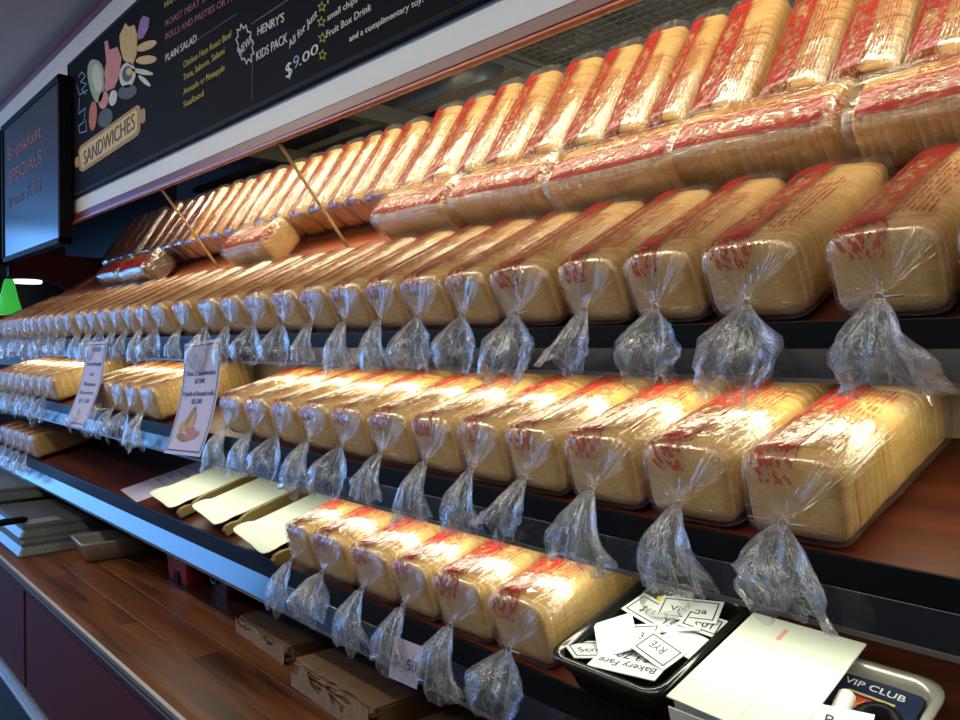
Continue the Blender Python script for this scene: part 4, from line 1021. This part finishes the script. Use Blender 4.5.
# stacks of flat brown paper bags
def paper_stack(x, y, w, l, n, label, seed, rz=0.0):
    r = empty('paper_bag_stack', (x, y, ZC), (0, 0, rz)); tag(r, label, 'paper bags', 'stacks of flat brown paper bags')
    rnd = random.Random(seed); z = 0
    for k in range(n):
        t = rnd.uniform(.003, .0055); dx, dy = rnd.uniform(-.006, .006), rnd.uniform(-.006, .004)
        mb = MB(); m = 18; vs = []
        for zz in (z, z + t - .0006):
            fr = [(-w / 2 + w * i / m, -l / 2 + rnd.uniform(-.003, .003)) for i in range(m + 1)]
            vs += [(px_ + dx, py_ + dy, zz + .002 * math.sin(px_ * 30 + k) * (0 if k == 0 else .3)) for px_, py_ in fr + [(w / 2, l / 2), (-w / 2, l / 2)]]
        c = m + 3; fs = [tuple(reversed(range(c))), tuple(range(c, 2 * c))] + [(i, (i + 1) % c, c + (i + 1) % c, c + i) for i in range(c)]
        mb.add(vs, fs); obj('paper_bag', mb, M['bagpaper'], r); z += t
    # frayed whiskers along the torn front and left edges
    mb = MB()
    for k in range(70):
        xx = rnd.uniform(-w / 2, w / 2); zz = rnd.uniform(.009, z); p = Vector((xx, -l / 2, zz)); d = Vector((rnd.uniform(-.4, .4), -1, rnd.uniform(-.5, .5))) * rnd.uniform(.003, .010)
        mb.tube([p, p + d * .6, p + d + Vector((rnd.uniform(-.003, .003), 0, -.002))], .0005, 3)
    o = obj('frayed_edge', mb, M['fray'], r); o['kind'] = 'stuff'
    # torn pale front skin
    mb = MB(); vs = []; m = 26
    for i in range(m + 1):
        xx = -w / 2 + w * i / m; zt = z * (.72 + .75 * nz(i * .23, seed, 1.5) + .25 * nz(i * .9, seed, 4.5)); vs += [(xx, -l / 2 - .008 - .002 * rnd.random(), 0), (xx, -l / 2 - .007 - .003 * rnd.random(), min(z, zt))]
    mb.add(vs, [(2 * i, 2 * i + 2, 2 * i + 3, 2 * i + 1) for i in range(m)]); obj('torn_wrapper', mb, M['fray'], r)
    mb = MB(); mb.box(w / 2 - .0, w / 2 + .0065, -l / 2 + .01, l / 2 - .03, 0, z * .9); obj('side_fold', mb, M['bagpaper'], r)
    return r
paper_stack(-1.66, .965, .26, .27, 9, 'flat brown paper bag stack furthest left, next to the red containers', 11, R(-3))
paper_stack(-1.285, .930, .29, .30, 13, 'tallest frayed brown paper bag stack in the middle of three', 12, R(-2))
paper_stack(-.93, .93, .30, .30, 10, 'flat brown paper bag stack under the nearest lowest-shelf loaves', 13, R(1))

# ================================================================== KITCHEN CEILING BEHIND
def bar(name, b, m, label, cat, group): tag(box(name, b, m, bevel=.003), label, cat, group)
for i, x in enumerate((-3.6, -2.7, -1.85, -1.05, -.3)):
    r = empty('ceiling_joist', (x, 1.45, 2.48)); tag(r, 'pale ceiling joist behind the bulkhead, %s from the right' % ORDER[4 - i], 'joist', 'ceiling joists behind the bulkhead')
    mb = MB(); mb.box(-.03, .03, 0, 1.5, 0, .07); obj('beam', mb, M['bar'], r, bevel=.003)
    mb = MB(); mb.box(-.022, .022, .30, .36, .07, .36); obj('hanger', mb, M['black'], r)
for i, y in enumerate((1.62, 2.05, 2.5)):
    r = empty('ceiling_batten', (-1.8, y, 2.55)); tag(r, 'long ceiling batten running along the kitchen, %s behind the bulkhead' % ORDER[i], 'batten', 'ceiling battens')
    mb = MB(); mb.box(-3.2, 3.2, -.02, .02, 0, .03); obj('beam', mb, M['bar'], r)
r = empty('round_duct', (-2.72, 2.25, 2.705)); tag(r, 'round galvanised air duct above the leaning loaves', 'duct')
mb = MB(); mb.tube([(-.75, 0, 0), (-.2, 0, 0), (.1, -.03, -.01), (.35, -.12, -.02)], .11, 20); obj('pipe', mb, M['duct'], r, True)
for x in (-.5, -.15, .1):
    mb = MB(); mb.tube([(x, 0, 0), (x + .02, 0, 0)], .117, 20); obj('collar', mb, M['duct'], r, True)
r = empty('square_duct_box', (-1.98, 2.27, 2.59)); tag(r, 'square pale duct box hanging over the loaves beside round duct', 'duct')
mb = MB(); mb.prism([(-.22, 0), (.22, 0), (.16, .14), (-.16, .14)], 1, -.2, .2); obj('plenum', mb, M['duct'], r, bevel=.006)
mb = MB(); mb.box(-.15, .15, -.203, -.2, .02, .10); obj('grille', mb, M['bar'], r)
# wire mesh
r = empty('wire_mesh_panel', (-1.18, 1.48, 2.453)); tag(r, 'dark square wire mesh panel above the nearest leaning loaves', 'mesh')
mb = MB()
for i in range(34): mb.box(-.55 + i * .034, -.546 + i * .034, 0, 1.1, 0, .003)
for i in range(33): mb.box(-.55, .58, i * .034, i * .034 + .004, 0, .003)
o = obj('wire_grid', mb, M['bar'], r); o['kind'] = 'stuff'
mb = MB(); mb.box(-.56, -.54, 0, 1.12, -.005, .02); mb.box(.57, .59, 0, 1.12, -.005, .02); mb.box(-.56, .59, -.02, 0, -.005, .02); mb.box(-.56, .59, 1.10, 1.12, -.005, .02); obj('mesh_frame', mb, M['bar'], r)

# ================================================================== FAR END LAMPS
g = atY(9, 298, 1.45)
r = empty('pendant_lamp', g); tag(r, 'green glass cone pendant lamp glowing at the far left', 'lamp')
mb = MB(); mb.lathe([(.028, .15), (.04, .12), (.065, .0), (.10, -.13), (.093, -.13), (.06, 0), (.03, .12)], 20); obj('shade', mb, M['green'], r, True)
mb = MB(); mb.tube([(0, 0, .11), (0, 0, 2.86 - g.z)], .004, 6); obj('cord', mb, M['black'], r)
g2 = atY(-3, 306, 1.40)
r = empty('pendant_lamp', g2); tag(r, 'yellow glass pendant lamp cut by the left frame edge', 'lamp')
mb = MB(); mb.lathe([(.02, .10), (.04, .06), (.07, -.07), (.065, -.07), (.035, .05)], 18); obj('shade', mb, M['yglass'], r, True)
mb = MB(); mb.tube([(0, 0, .09), (0, 0, 2.86 - g2.z)], .004, 6); obj('cord', mb, M['black'], r)
g3 = atY(27, 283.5, 1.9)
r = empty('disc_lamp', g3); tag(r, 'flat white disc lamp glowing beside the green pendant', 'lamp')
mb = MB(); mb.lathe([(.12, 0), (.13, .01), (.13, .03), (.12, .035)], 28); obj('diffuser', mb, M['disc'], r, True)
mb = MB(); mb.tube([(0, 0, .03), (0, 0, 2.86 - g3.z)], .008, 6); obj('stem', mb, M['black'], r)
for x, y, lb in ((-0.4, -1.0, 'unseen fill globe added over the near shop floor'), (-4.6, -0.9, 'unseen fill globe added over the far shop floor')):
    r = empty('fill_globe', (x, y, 2.62)); tag(r, lb, 'lamp')  # cap and cord for an added fill point, out of view
    mb = MB(); mb.tube([(0, 0, .16), (0, 0, .24)], .006, 6); obj('cord', mb, M['black'], r)
    mb = MB(); mb.lathe([(.03, .13), (.05, .145), (.05, .16), (.03, .165)], 16); obj('cap', mb, M['alu'], r, True)
r = empty('track_lamp', (-1.5, -.15, 2.78)); tag(r, 'long ceiling lamp strip in front of the menu board', 'lamp')
mb = MB(); mb.box(-2.32, 2.32, -.12, .12, .004, .08); obj('housing', mb, M['white_pl'], r)
mb = MB(); mb.box(-2.3, 2.3, -.11, .11, 0, .0035); obj('diffuser', mb, M['disc'], r)
